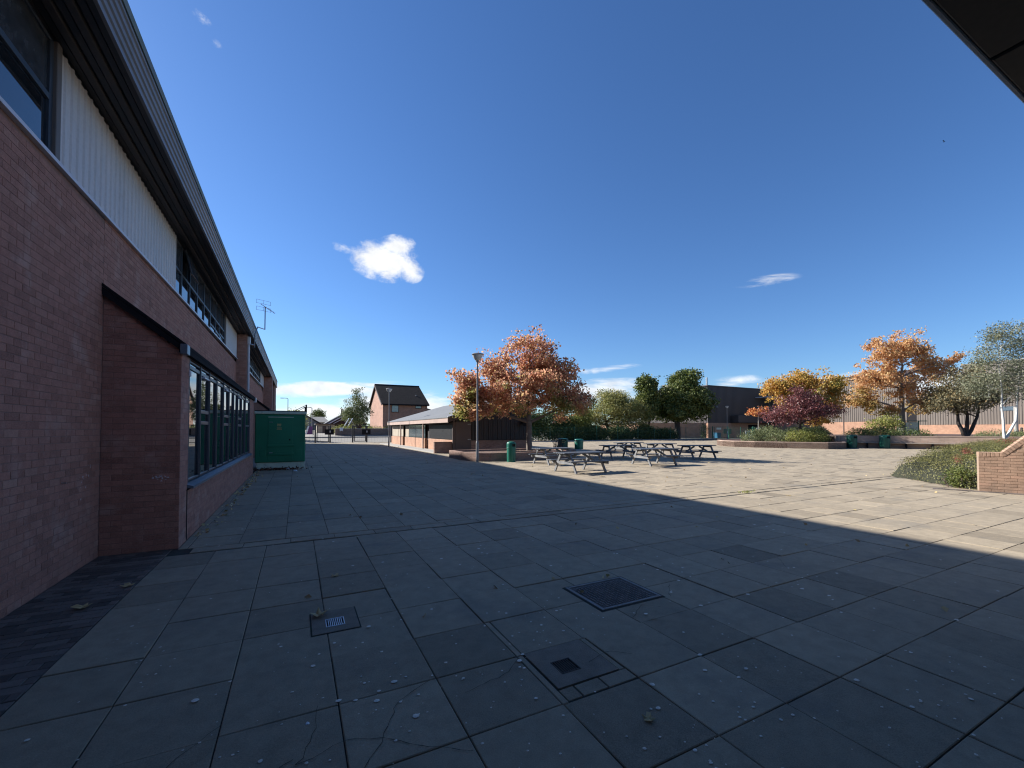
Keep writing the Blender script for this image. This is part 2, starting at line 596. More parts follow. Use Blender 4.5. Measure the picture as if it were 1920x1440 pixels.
# ------------------------------------------------------------------ plaza paving: one bed, every slab its own raised piece
paving = MB().box(-1.5, 80, -6, 57.0, -0.05, -0.010).build('paving', M_joint)
tag(paving, 'dirt filled joints between the grey concrete slabs of the plaza', kind='structure')

SL = 0.6
CS, SN = math.cos(0.4701), math.sin(0.4701)
OBST = [(1.49, 2.045, 2.165, 2.765)]                      # the patched drain cuts the slabs (x0,x1,y0,y1)
FLAT = [(2.48, 3.26, 3.08, 3.73), (0.115, 0.505, 3.755, 4.225)]     # cover and small drain: set into notched, level slabs


def view(x, y):
    return x * CS - y * SN, x * SN + y * CS


def cut(rects, o):
    out = []
    for (x0, x1, y0, y1) in rects:
        a0, a1, b0, b1 = o
        if a0 >= x1 or a1 <= x0 or b0 >= y1 or b1 <= y0:
            out.append((x0, x1, y0, y1))
            continue
        if a0 - x0 > 0.05: out.append((x0, a0, y0, y1))
        if x1 - a1 > 0.05: out.append((a1, x1, y0, y1))
        m0, m1 = max(x0, a0), min(x1, a1)
        if b0 - y0 > 0.05: out.append((m0, m1, y0, b0))
        if y1 - b1 > 0.05: out.append((m0, m1, b1, y1))
    return out


cells = []
i0, i1 = -3, 135
for i in range(i0, i1):
    x0 = 0.24 + SL * i
    if x0 + SL < -1.4:
        continue
    for j in range(-9, 9):
        y0 = 1.56 + SL * j
        cells.append((max(x0, -1.5), x0 + SL, y0, y0 + SL))
for i in range(i0, i1):                                   # border course between the two fields
    x0 = 0.24 + 0.30 + SL * i
    cells.append((max(x0, -1.44), x0 + SL, 7.02, 7.27))
for i in range(i0, i1):
    x0 = -0.13 + SL * i
    if x0 + SL < -1.35:
        continue
    off = random.choice((0.0, 0.0, 0.18, 0.3, 0.42))
    y = 7.30
    if off:
        cells.append((max(x0, -1.44), x0 + SL, y, y + off))
        y += off
    while y < 56.9:
        cells.append((max(x0, -1.44), x0 + SL, y, min(y + SL, 56.95)))
        y += SL
ok = []
for c in cells:
    cx, cy = (c[0] + c[1]) / 2, (c[2] + c[3]) / 2
    u, w = view(cx, cy)
    if w < -3 or abs(u) > 1.35 * abs(w) + 5.0 or w > 66 or cx > 72:
        continue
    if cy > 27.5 and 9.6 < cx < 15.6 and cy < 49.5:
        continue
    rs = [c]
    for o in OBST:
        rs = [q for r in rs for q in cut([r], o)]
    ok += [(q, q == c) for q in rs]


def slab_tone(cx, cy):
    t = 0.55 + random.gauss(0, 0.12)
    if random.random() < 0.07:
        t -= 0.26                                          # worn exposed-aggregate slabs
    if random.random() < 0.05:
        t += 0.28
    return min(1, max(0, t))


def slab_geo(mb, x0, x1, y0, y1, z, tone, tx=0.0, ty=0.0, g=0.0034, ch=0.0045):
    """top face, four small chamfers, slightly tilted"""
    cx, cy = (x0 + x1) / 2, (y0 + y1) / 2
    def zz(x, y): return z + tx * (x - cx) + ty * (y - cy)
    a = [(x0 + g, y0 + g), (x1 - g, y0 + g), (x1 - g, y1 - g), (x0 + g, y1 - g)]
    t = [(x0 + g + ch, y0 + g + ch), (x1 - g - ch, y0 + g + ch), (x1 - g - ch, y1 - g - ch), (x0 + g + ch, y1 - g - ch)]
    vs = [(x, y, -0.02) for x, y in a] + [(x, y, zz(x, y) - 0.004) for x, y in a] + [(x, y, zz(x, y)) for x, y in t]
    fs = [(8, 9, 10, 11)]
    for k in range(4):
        k2 = (k + 1) % 4
        fs.append((4 + k, 4 + k2, 8 + k2, 8 + k))
        fs.append((k, k2, 4 + k2, 4 + k))
    mb.add(vs, fs, tone)


def share(q):
    cx, cy = (q[0] + q[1]) / 2, (q[2] + q[3]) / 2
    u, w = view(cx, cy)
    if w < 0.9 or abs(u) > 1.24 * w:
        return 0
    return (q[1] - q[0]) * (q[3] - q[2]) / w ** 3


ok.sort(key=lambda e: -share(e[0]))
unit = {}
field = MB()
for k, (q, whole) in enumerate(ok):
    cx, cy = (q[0] + q[1]) / 2, (q[2] + q[3]) / 2
    tone = slab_tone(cx, cy)
    z = random.uniform(-0.0035, 0.003)
    tx, ty = random.gauss(0, 0.0035), random.gauss(0, 0.0035)
    if any(f[0] < q[1] and f[1] > q[0] and f[2] < q[3] and f[3] > q[2] for f in FLAT):
        z, tx, ty = -0.006, 0.0, 0.0
    if k < 300:
        key = (round(q[1] - q[0], 3), round(q[3] - q[2], 3))
        if key not in unit:
            mb = MB()
            slab_geo(mb, -key[0] / 2, key[0] / 2, -key[1] / 2, key[1] / 2, 0, 0.5)
            unit[key] = mb.mesh('paving_slab', M_slab_o)
        put(unit[key], 'paving_slab', paving, (cx, cy, z), tone, (ty, -tx, random.gauss(0, 0.002)))
    else:
        slab_geo(field, *q, z, tone, tx, ty, random.uniform(0.003, 0.007))
tag(field.build('paving_slab_field', M_slab_t, paving), kind='stuff')

# strip of small dark pavers along the foot of the wall
strip = MB()
y = -3.0
row = 0
while y < 7.30:
    x = -2.27 - (0.1 if row % 2 else 0.0)
    while x < -1.51:
        strip_x0, strip_x1 = max(x, -2.275), min(x + 0.2, -1.505)
        if strip_x1 - strip_x0 > 0.02:
            slab_geo(strip, strip_x0, strip_x1, y, y + 0.1, random.uniform(-0.004, 0.0), random.random(), random.gauss(0, 0.01), random.gauss(0, 0.01), 0.002, 0.004)
        x += 0.2
    y += 0.1
    row += 1
tag(strip.build('paver_strip', M_darkpaver), 'strip of small dark engineering pavers along the foot of the brick wall', kind='structure')
MB().box(-2.6, -1.5, -6, 7.36, -0.05, -0.012).build('paver_bed', M_joint)['kind'] = 'structure'

# cracks in the nearest slabs: dirt filled lines
def crack(pts, w=0.0038):
    mb = MB()
    path = []
    for (ax, ay), (bx, by) in zip(pts[:-1], pts[1:]):
        n = max(2, int(math.hypot(bx - ax, by - ay) / 0.05))
        for s in range(n):
            t = s / n
            path.append((ax + (bx - ax) * t + random.gauss(0, 0.006), ay + (by - ay) * t + random.gauss(0, 0.006)))
    path.append(pts[-1])
    for (ax, ay), (bx, by) in zip(path[:-1], path[1:]):
        d = Vector((bx - ax, by - ay, 0))
        if d.length < 1e-5: continue
        n = Vector((-d.y, d.x, 0)).normalized() * w * random.uniform(0.25, 0.6)
        mb.add([(ax - n.x, ay - n.y, 0.0078), (bx - n.x, by - n.y, 0.0078), (bx + n.x, by + n.y, 0.0078), (ax + n.x, ay + n.y, 0.0078)], [(0, 1, 2, 3)])
    mb.build('crack', M_joint, paving)


for pts in ([(0.02, 2.35), (0.10, 2.55), (0.13, 2.80)], [(0.02, 2.35), (0.24, 2.42), (0.42, 2.36), (0.62, 2.18), (0.82, 2.05)],
            [(0.24, 2.10), (0.42, 2.33), (0.56, 2.62), (0.78, 2.74)], [(-0.38, 2.22), (0.0, 2.40)], [(0.95, 2.52), (1.30, 2.60), (1.44, 2.72)],
            [(2.62, 2.85), (2.90, 3.02), (3.02, 2.90)], [(3.3, 3.05), (3.55, 3.30)], [(5.2, 3.05), (5.6, 3.4), (6.0, 3.2)], [(-0.9, 2.75), (-0.55, 2.62), (-0.36, 2.85)],
            [(1.86, 2.45), (2.04, 2.52), (2.2, 2.40)]):
    crack(pts)

# ------------------------------------------------------------------ iron cover and drains
t = thing('manhole_cover', 'square cast iron manhole cover with raised chequer pattern in a frame', 'manhole cover', (2.87, 3.40, 0))
f = MB()
for a in ((2.50, 2.535, 3.10, 3.71), (3.205, 3.24, 3.10, 3.71), (2.537, 3.203, 3.10, 3.13), (2.537, 3.203, 3.68, 3.71)):
    f.bbox(*a, -0.005, 0.004, 0.003)
f.build('frame', M_rim, t)
MB().box(2.478, 3.262, 3.078, 3.732, -0.0055, -0.0035).build('dirt_joint', M_joint, t)
MB().box(2.538, 3.202, 3.133, 3.677, -0.0045, -0.0025).build('cover_plate', M_iron, t)
lug = MB()
ix = 0
x = 2.565
while x < 3.18:
    yy = 3.155
    iy = 0
    while yy < 3.66:
        if not ((abs(x - 2.87) < .04 and abs(yy - 3.40) < .02) or (x < 2.59 and (yy < 3.17 or yy > 3.63)) or (x > 3.15 and (yy < 3.17 or yy > 3.63))):
            w, h = ((0.0145, 0.006) if (ix + iy) % 2 else (0.006, 0.0135))
            lug.bbox(x - w, x + w, yy - h, yy + h, -0.003, 0.005, 0.002)
        yy += 0.034
        iy += 1
    x += 0.037
    ix += 1
tag(lug.build('raised_lug', M_lug, t), kind='stuff')


def drain(label, X0, X1, Y0, Y1, gx0, gx1, gy0, gy1, nb, m, shallow=False):
    t = thing('drain_grating', label, 'drain', ((gx0 + gx1) / 2, (gy0 + gy1) / 2, 0))
    c = MB()
    for a in ((X0, gx0, Y0, Y1), (gx1, X1, Y0, Y1), (gx0, gx1, Y0, gy0), (gx0, gx1, gy1, Y1)):
        c.box(*a, -0.0045 if shallow else -0.06, 0.0)
    c.build('surround', M_conc, t)
    if shallow:
        MB().box(X0 - .012, X1 + .012, Y0 - .012, Y1 + .012, -0.0055, -0.004).build('dirt_joint', M_joint, t)
        MB().box(gx0, gx1, gy0, gy1, -0.004, -0.0035).build('black_gully_plate', M_hole, t)  # flat black plate in place of the gully's shaded depth
    else:
        MB().box(gx0, gx1, gy0, gy1, -0.075, -0.06).build('black_gully_plate', M_hole, t)
    f = MB()
    w = 0.009
    for a in ((gx0, gx0 + w, gy0, gy1), (gx1 - w, gx1, gy0, gy1), (gx0 + w, gx1 - w, gy0, gy0 + w), (gx0 + w, gx1 - w, gy1 - w, gy1)):
        f.bbox(*a, -0.003, 0.004, 0.002)
    f.build('frame', m, t)
    st = (gx1 - gx0 - 2 * w) / nb
    for k in range(1, nb):
        MB().bbox(gx0 + w + k * st - 0.0035, gx0 + w + k * st + 0.0035, gy0 + w, gy1 - w, -0.003, 0.002, 0.001).build('bar', m, t)
    return t


drain('pale steel drain grating with a dry leaf at its corner, left of the manhole cover', 0.13, 0.49, 3.77, 4.21, 0.235, 0.385, 3.87, 4.03, 9, M_grate, True)
drain('dark drain grating in cracked rough concrete, nearer than the manhole cover', 1.50, 1.99, 2.30, 2.76, 1.61, 1.765, 2.42, 2.575, 8, M_iron)
p = MB()
for q in ((1.49, 1.60, 2.17, 2.29), (1.605, 1.80, 2.17, 2.29), (1.805, 2.04, 2.17, 2.29), (1.995, 2.042, 2.295, 2.76)):
    slab_geo(p, *q, -0.003, random.uniform(0.2, 0.5), 0.01, 0.01, 0.003, 0.003)
p.build('patch_slab', M_slab_t, paving)

# dried gum spots trodden into the slabs
g = MB()
gc = [(random.uniform(-1.1, 1.1), random.uniform(0, 1)) for _ in range(70)]
for k in range(1700):
    if random.random() < 0.55:
        c = random.choice(gc)
        w = 1.6 + 15 * max(0, c[1] + random.gauss(0, .03)) ** 1.7
        u = (c[0] + random.gauss(0, .06)) * w
    else:
        w = 1.6 + 15 * random.random() ** 1.7
        u = random.uniform(-1.15, 1.15) * w
    x, y = u * CS + w * SN, -u * SN + w * CS
    if x < -1.3 or (x > 7.5 and random.random() < .75) or any(o[0] < x < o[1] and o[2] < y < o[3] for o in OBST + FLAT):
        continue
    r = min(0.021, 0.0075 * math.exp(random.gauss(0, 0.5)))
    e = random.uniform(0.7, 1.0)
    a0 = random.random() * 6
    ring = [(x + r * math.cos(a0 + k2 * .785) * random.uniform(.85, 1.1), y + r * e * math.sin(a0 + k2 * .785) * random.uniform(.85, 1.1)) for k2 in range(8)]
    g.add([(px, py, 0.0075) for px, py in ring] + [(x, y, 0.0095)], [(k2, (k2 + 1) % 8, 8) for k2 in range(8)], random.random())
tag(g.build('chewing_gum', M_gum), 'dried pale chewing gum spots trodden all over the shaded slabs', kind='stuff')

# ------------------------------------------------------------------ brickwork
def brick_geo(mb, L, h, tone, M=None):
    """one brick face block: local x along the course, outward is -y"""
    c = 0.002
    d0, d1 = 0.004, -0.0042
    a = [(-L / 2, -h / 2), (L / 2, -h / 2), (L / 2, h / 2), (-L / 2, h / 2)]
    t = [(-L / 2 + c, -h / 2 + c), (L / 2 - c, -h / 2 + c), (L / 2 - c, h / 2 - c), (-L / 2 + c, h / 2 - c)]
    vs = [(x, d0, z) for x, z in a] + [(x, d1 + c * .7, z) for x, z in a] + [(x, d1, z) for x, z in t]
    if M is not None:
        vs = [tuple(M @ Vector(p)) for p in vs]
    fs = [(8, 9, 10, 11)]
    for k in range(4):
        k2 = (k + 1) % 4
        fs.append((4 + k, 4 + k2, 8 + k2, 8 + k))
        fs.append((k, k2, 4 + k2, 4 + k))
    mb.add(vs, fs, tone)


class Bricks:
    def __init__(self):
        self.rec = []

    def face(self, P, phi, u0, u1, z0, z1, keep=None, course=0.075, bl=0.225, shift=0.0):
        """P: plan point of u=0; phi: turn about z (0 faces -Y, 90 faces +X, -90 faces -X)"""
        ca, sa = math.cos(phi), math.sin(phi)
        r = 0
        z = z0
        while z + course <= z1 + 0.03:
            top = min(z + course - 0.008, z1)
            u = u0 - (bl / 2 if r % 2 else 0) - shift
            while u < u1:
                a, b = max(u, u0), min(u + bl - 0.006, u1)
                if b - a > 0.03 and top - z > 0.02:
                    um, zm = (a + b) / 2, (z + top) / 2
                    if keep is None or keep(um, zm):
                        self.rec.append((P[0] + ca * um, P[1] + sa * um, zm, phi, round(b - a, 3), round(top - z, 3)))
                u += bl
            z += course
            r += 1

    def build(self, parent, mo, mt, limit=300):
        def area(q):
            u, w = view(q[0], q[1])
            if w < 0.8 or abs(u) > 1.22 * w:
                return 0
            n = Vector((math.sin(q[3]), -math.cos(q[3]), 0))
            v = Vector((-q[0], -q[1], 0)).normalized()
            return q[4] * q[5] * max(0, n.dot(v)) / (w * w)
        self.rec.sort(key=lambda q: -area(q))
        unit = {}
        rest = MB()
        for k, (x, y, z, phi, L, h) in enumerate(self.rec):
            tone = min(1, max(0, 0.5 + random.gauss(0, 0.17)))
            if k < limit:
                if (L, h) not in unit:
                    m = MB()
                    brick_geo(m, L, h, 0.5)
                    unit[(L, h)] = m.mesh('brick', mo)
                put(unit[(L, h)], 'brick', parent, (x, y, z), tone, (random.gauss(0, .006), 0, phi + random.gauss(0, .004)))
            else:
                M = Matrix.Translation((x, y, z)) @ Matrix.Rotation(phi + random.gauss(0, .004), 4, 'Z')
                brick_geo(rest, L, h, tone, M)
        if len(self.rec) > limit:
            tag(rest.build('brick_field', mt, parent), kind='stuff')


# ------------------------------------------------------------------ the long school building on the left
XW, XB = -2.28, -1.444            # main wall plane, bay wall plane
YB, YE = 7.364, 18.6              # bay: near end and far end
def sill(y): return 4.430 + 0.0125 * (y - 5.15)

school = thing('school_building', 'long two storey red brick school building with white ribbed cladding and deep dark eaves', 'school building', (XW, 7.0, 0))
wall = MB()
wall.box(XW - 0.3, XW, -3.0, 47.0, -0.03, 4.40).box(XW - 0.3, XW - 0.07, -3.0, 47.0, 4.40, 5.75)
wall.box(XW, XB, YB, YE, -0.03, 0.735).box(XW, XB - 0.4, YB, YE, 0.735, 2.72).box(XB - 0.4, XB, YB, 7.865, 0.735, 2.72).box(XB - 0.4, XB, 17.235, YE, 0.735, 2.72)
wall.prism([(XW, 2.72), (XB, 2.72), (XW, 3.43)], 'y', YB, YE)
wall.box(XW, XB, 29.0, 40.0, -0.03, 2.72).prism([(XW, 2.72), (XB, 2.72), (XW, 3.43)], 'y', 29.0, 40.0)
wall.box(XW, -1.90, 21.07, 22.0, -0.03, 5.67).box(XW, -1.70, 37.4, 38.3, -0.03, 5.67).box(XW, -1.80, 44.0, 46.9, -0.03, 5.67)
wall_o = wall.build('brick_wall', M_mortar, school)

bk = Bricks()
bk.face((XW, 0), R(90), 2.5, 7.355, 0.0, 4.36)
bk.face((XW, 0), R(90), 7.36, 21.06, 3.56, 4.45, keep=lambda u, z: True)
bk.face((XW, 0), R(90), 18.62, 21.06, 0.0, 3.56)
bk.face((XW, 0), R(90), 22.0, 37.39, 2.6, 4.50)
bk.face((XW + .008, YB), 0, 0.0, XB - XW - .006, 0.0, 3.46, keep=lambda u, z: z < 3.42 - (u / (XB - XW)) * 0.72)
bk.face((XB, 0), R(90), YB + .002, 7.84, 0.0, 2.70)
bk.face((XB, 0), R(90), 7.85, 17.25, 0.0, 0.735)
bk.face((XB, 0), R(90), 17.26, YE, 0.0, 2.70)
bk.face((XW, 21.07), 0, 0.0, 0.375, 0.0, 5.66)
bk.face((XW, 37.4), 0, 0.0, 0.575, 2.6, 5.66)
bk.build(wall_o, M_brick_o, M_brick_t)

# upper storey: sill flashing, cladding sheets, trims
for y0, y1 in ((2.0, 20.98), (22.02, 37.36)):
    m = MB()
    m.prism([(XW - 0.02, sill(y0) - 0.035), (XW + 0.055, sill(y0) - 0.045), (XW + 0.055, sill(y0) - 0.005), (XW - 0.02, sill(y0) + 0.015)], 'y', y0, y1)
    n = len(m.v) // 2
    m.v = [(x, y, z + (sill(y) - sill(y0))) for x, y, z in m.v]
    m.build('sill_flashing', M_sill, school)


def cladding(y0, y1, nsheet, top=5.672, pitch=0.168):
    st = (y1 - y0) / nsheet
    for k in range(nsheet):
        a, c = y0 + k * st, y0 + (k + 1) * st - 0.008
        m = MB()
        m.corr((XW + 0.002, a), (XW + 0.002, c), 0, 1, pitch, 0.017, prof=((0.0, 0), (0.70, 0), (0.77, 1), (0.93, 1)))
        m.v = [(x, y, (sill(y) - 0.01) if z == 0 else top) for x, y, z in m.v]
        m.build('cladding_sheet', M_white, school)


cladding(6.09, 10.96, 5)
cladding(17.86, 20.98, 3)
cladding(33.9, 37.36, 3)
for y0, y1 in ((5.985, 6.08), (17.72, 17.85), (33.72, 33.88)):
    MB().bbox(XW - 0.03, XW + 0.036, y0, y1, sill(y0) - 0.01, 5.672, 0.006).build('trim_post', M_trim, school)


def window(parent, x, y0, y1, z0, z1, mull, trans, fw=0.045, fd=0.07, mg=M_glass, mf=M_frame, upper=None, skew=None, name='window', face=0.0, jitter=0.004):
    """frame bars in the plane X = x facing +X; panes are sub-parts. trans: dict column -> list of transom heights (None = all)"""
    ys = [y0] + list(mull) + [y1]
    zs_all = trans.get(None, [])
    f = MB()
    for k, yy in enumerate(ys):
        f.bbox(x - fd, x + 0.008, yy - fw / 2, yy + fw / 2, z0, z1, 0.005)
    panes = []
    for k in range(len(ys) - 1):
        a, c = ys[k] + fw / 2, ys[k + 1] - fw / 2
        zs = [z0] + sorted(set(zs_all + trans.get(k, []))) + [z1]
        for j, zz in enumerate(zs):
            h = fw * 0.55
            f.bbox(x - fd + 0.004, x + 0.006, a, c, max(z0, zz - h), min(z1, zz + h), 0.004)
        for j in range(len(zs) - 1):
            panes.append((a, c, zs[j] + fw * .5, zs[j + 1] - fw * .5, j, len(zs) - 1))
    if skew:
        f.v = [(px, py, pz + skew(py) - skew(y0) if pz < z0 + 0.12 else pz) for px, py, pz in f.v]
    fo = f.build(name, mf, parent)
    for a, c, z2, z3, j, n in panes:
        g = MB()
        t1, t2 = random.gauss(0, jitter), random.gauss(0, jitter)
        gx = x - 0.016
        s = (skew(a) - skew(y0)) if (skew and j == 0) else 0
        w2, h2 = (c - a) / 2, (z3 - z2) / 2
        v = [(gx - t1 * w2 - t2 * h2, a, z2 + s), (gx + t1 * w2 - t2 * h2, c, z2 + s), (gx + t1 * w2 + t2 * h2, c, z3), (gx - t1 * w2 + t2 * h2, a, z3)]
        g.add(v + [(px - 0.006, py, pz) for px, py, pz in v], [(0, 1, 2, 3), (7, 6, 5, 4), (0, 4, 5, 1), (1, 5, 6, 2), (2, 6, 7, 3), (3, 7, 4, 0)])
        g.build('pane', upper if (upper and j == n - 1) else mg, fo)
    return fo


# near, second and far strips of upper windows
window(school, XW - 0.005, 1.9, 5.96, 4.44, 5.66, [3.1, 4.55], {None: [5.04]}, 0.06, upper=M_blind)
window(school, XW - 0.005, 11.0, 17.70, sill(11) + 0.02, 5.66, [11.55, 12.34, 13.2, 14.08, 15.02, 15.94, 16.72], {None: [5.06], 5: [4.75], 6: [4.72], 7: [4.8]}, 0.05, upper=M_blind, skew=sill)
window(school, XW - 0.005, 22.6, 33.7, sill(23) + 0.02, 5.66, [24.2, 25.6, 27.0, 28.4, 29.8, 31.2, 32.5], {None: [5.1]}, 0.07, upper=M_blind)
v = MB().bbox(0, 0.035, 11.58, 12.31, -0.54, 0.0, 0.006, M=Matrix.Translation((XW + 0.03, 0, 5.62)) @ Matrix.Rotation(R(-13), 4, 'Y'))
v.build('open_vent', M_blind, school)

# deep eaves: lining boards, ribbed fascia, mossy edge
x = XW
for k in range(6):
    w = 0.094
    m = MB().bbox(x + 0.004, x + w - 0.012, -2.5, 47.0, 5.674 + (0.0 if k % 2 else 0.03), 5.72, 0.006)
    m.build('soffit_board', M_soffit, school)
    x += w
m = MB().box(XW, -1.73, -2.5, 46.98, 5.722, 6.3)
m.build('eaves_core', M_soffit, school)
prof = [(-1.722, 5.655), (-1.70, 5.655), (-1.70, 5.70)]
z = 5.70
for k in range(4):
    prof += [(-1.722, z + 0.02), (-1.722, z + 0.075), (-1.704, z + 0.09), (-1.704, z + 0.125)]
    z += 0.125
prof += [(-1.722, 6.215)]
m = MB().prism(prof + [(-1.735, 6.215), (-1.735, 5.655)], 'y', -2.5, 47.0)
m.build('ribbed_fascia', M_fascia, school)
m = MB().prism([(-1.80, 6.217), (-1.692, 6.217), (-1.692, 6.33), (-1.72, 6.345), (-1.80, 6.345)], 'y', -2.5, 47.02)
m.build('roof_edge', M_cap, school)
MB().box(-6.1, -1.80, -2.5, 46.9, 5.75, 6.25).build('flat_roof', M_tarmac, school)
MB().box(-20, -6.12, -30, 64.0, 0, 12.86).build('shadow_block', M_mortar, school)  # unseen tall block, added to cast the big shadow over the plaza

# bay: window strip, sill, lean-to roof edge
mull = [8.77, 9.61, 10.43, 11.32, 12.2, 13.06, 13.92, 14.82, 15.85]
window(school, XB - 0.02, 7.90, 17.20, 0.86, 2.70, mull, {None: [2.60], 1: [1.76, 1.95], 4: [1.76, 1.95], 7: [1.76, 1.95], 9: [1.76]}, 0.055, 0.08, mf=M_frame, name='bay_window', jitter=0.0035)
for k in (1, 4, 7, 9):
    yy = ([7.90] + mull)[k] + 0.2
    MB().bbox(XB - 0.035, XB + 0.022, yy, yy + 0.42, 2.525, 2.555, 0.006).build('trickle_vent', M_sill, school)
for yy in [7.90] + mull + [17.2]:
    MB().bbox(XB - 0.016, XB + 0.001, yy - 0.014, yy + 0.014, 0.87, 2.71, 0.004).build('mullion_cover', M_frame, school)
m = MB().prism([(XB - 0.09, 0.855), (XB - 0.09, 0.79), (XB + 0.085, 0.765), (XB + 0.085, 0.80)], 'y', 7.80, 17.26)
m.build('bay_sill', M_frame2, school)
MB().box(XB - 0.09, XB + 0.004, 7.80, 17.26, 0.735, 0.762).build('sill_packer', M_black, school)
for ya, yb in ((YB, YE), (29.0, 40.0)):
    m = MB()
    m.prism([(XB - 0.02, 2.722), (XB + 0.055, 2.722), (XB + 0.055, 2.80), (XB - 0.02, 2.86)], 'y', ya - 0.05, yb)
    m.build('bay_fascia', M_black, school)
    m = MB()
    m.prism([(XB + 0.058, 2.80), (XB + 0.058, 2.845), (XW + 0.002, 3.56), (XW + 0.002, 3.515)], 'y', ya - 0.07, yb)
    m.build('bay_roof', M_black, school)
    m = MB()
    m.prism([(XB + 0.045, 2.71), (XB + 0.045, 2.797), (XW + 0.002, 3.512), (XW + 0.002, 3.41)], 'y', ya - 0.065, ya - 0.008)
    m.build('verge_board', M_black, school)
    MB().bbox(XB + 0.0, XB + 0.085, ya - 0.10, ya + 0.07, 2.69, 2.83, 0.006).build('gutter_end', M_frame2, school)
    MB().bbox(XB + 0.0, XB + 0.085, yb - 0.07, yb + 0.12, 2.66, 2.84, 0.006).build('gutter_end', M_sill, school)
MB().bbox(XB + 0.002, XB + 0.03, 7.80, 7.86, 2.44, 2.52, 0.005).build('alarm_box', M_sill, school)
MB().bbox(XB + 0.008, XB + 0.016, 7.775, 7.79, 0.02, 0.76, 0.002).build('movement_joint', M_black, school)
m = MB().tube([(-1.86, 21.30, 5.6), (-1.86, 21.30, 0.05)], 0.045, 8)
m.build('downpipe', M_sill, school, smooth=True)
m = MB().bbox(-1.905, -1.80, 21.20, 21.40, 5.3, 5.62, 0.01)
m.build('rainwater_head', M_sill, school)
# scuffs and paint marks low on the wall
for (y, zz, r, n) in ((6.85, 0.95, 0.10, 9), (7.0, 1.12, 0.06, 7)):
    for k in range(n):
        yy, z2 = y + random.uniform(-1.2, 1) * r, zz + random.uniform(-1.6, 1.6) * r
        s = random.uniform(0.004, 0.012)
        MB().add([(XW + 0.0095, yy, z2), (XW + 0.0095, yy + s, z2 + s * .4), (XW + 0.0095, yy + s * .7, z2 + s * 2.6), (XW + 0.0095, yy - s * .3, z2 + s * 1.5)], [(0, 1, 2, 3)]).build('paint_scuff', M_sill, wall_o)
m = MB()
for k in range(26):
    x, z2, s = -1.66 + random.gauss(0, 0.045), 0.985 + random.gauss(0, 0.018), random.uniform(0.006, 0.02)
    m.add([(x, YB - 0.0095, z2), (x + s * 1.8, YB - 0.0095, z2 - s * .2), (x + s * 1.2, YB - 0.0095, z2 + s * .7)], [(0, 1, 2)])
m.build('paint_scuff', M_sill, wall_o)
MB().tube([(XW, 6.35, 1.06), (XW + 0.045, 6.35, 1.06)], 0.008, 6).build('wall_tap', M_steel, school)

# ------------------------------------------------------------------ television aerial on the eaves
t = thing('television_aerial', 'thin metal television aerial on a cranked mast at the eaves', 'aerial', (-1.74, 21.4, 5.3))
MB().tube([(-1.78, 21.3, 5.30), (-1.70, 21.45, 5.32)], 0.03, 8).build('wall_bracket', M_steel, t)
MB().tube([(-1.66, 21.4, 5.20), (-1.66, 21.42, 5.75), (-1.60, 22.1, 6.25), (-1.45, 24.3, 6.62), (-1.45, 24.35, 7.74)], 0.024, 8).build('mast', M_galv, t, smooth=True)
m = MB()
MB().tube([(-1.62, 24.1, 7.82), (-1.05, 24.9, 7.62)], 0.014, 6).build('boom', M_steel, t)
for k in range(4):
    z = 7.52 + k * 0.17
    m.tube([(-1.80, 24.05, z), (-1.22, 24.35, z)], 0.007, 5)
for e in ((-1.80, 24.05), (-1.51, 24.2), (-1.22, 24.35)):
    m.tube([(e[0], e[1], 7.50), (e[0], e[1], 7.70)], 0.007, 5).tube([(e[0], e[1], 7.84), (e[0], e[1], 8.04)], 0.007, 5)
m.build('reflector', M_steel, t)
m = MB()
for k in range(6):
    f = 0.3 + k * 0.13
    x, y, z = -1.62 + 0.57 * f, 24.1 + 0.8 * f, 7.82 - 0.20 * f
    m.tube([(x - 0.06, y + 0.05, z), (x + 0.06, y - 0.05, z)], 0.006, 5)
m.build('director', M_steel, t)

# ------------------------------------------------------------------ building behind the photographer with its overhanging canopy
t = thing('entrance_canopy', 'dark panelled canopy of the building overhead with a thin bright front edge', 'canopy', (2, 0.36, 2.5))
x = -2.0
edges = [-2.0, -0.076, 1.424, 2.924, 4.424, 5.924, 7.424, 8.924, 10.424, 11.2]
for a, c in zip(edges[:-1], edges[1:]):
    MB().bbox(a + 0.004, c - 0.004, -3.4, 0.358, 2.5, 2.55, 0.004).build('soffit_panel', M_canopy, t)
MB().box(-2.0, 11.2, -3.4, 0.35, 2.552, 3.2).build('canopy_core', M_canopy, t)
MB().bbox(-2.0, 11.2, 0.36, 0.37, 2.503, 3.2, 0.002).build('front_edge', M_sill, t)
t = thing('entrance_building', 'brick building under the dark canopy behind the viewer', 'building', (4, -3.6, 0))
m = MB().box(-2.6, 11.2, -12, -3.45, 0, 6.5)
m.build('brick_wall', M_mortar, t)

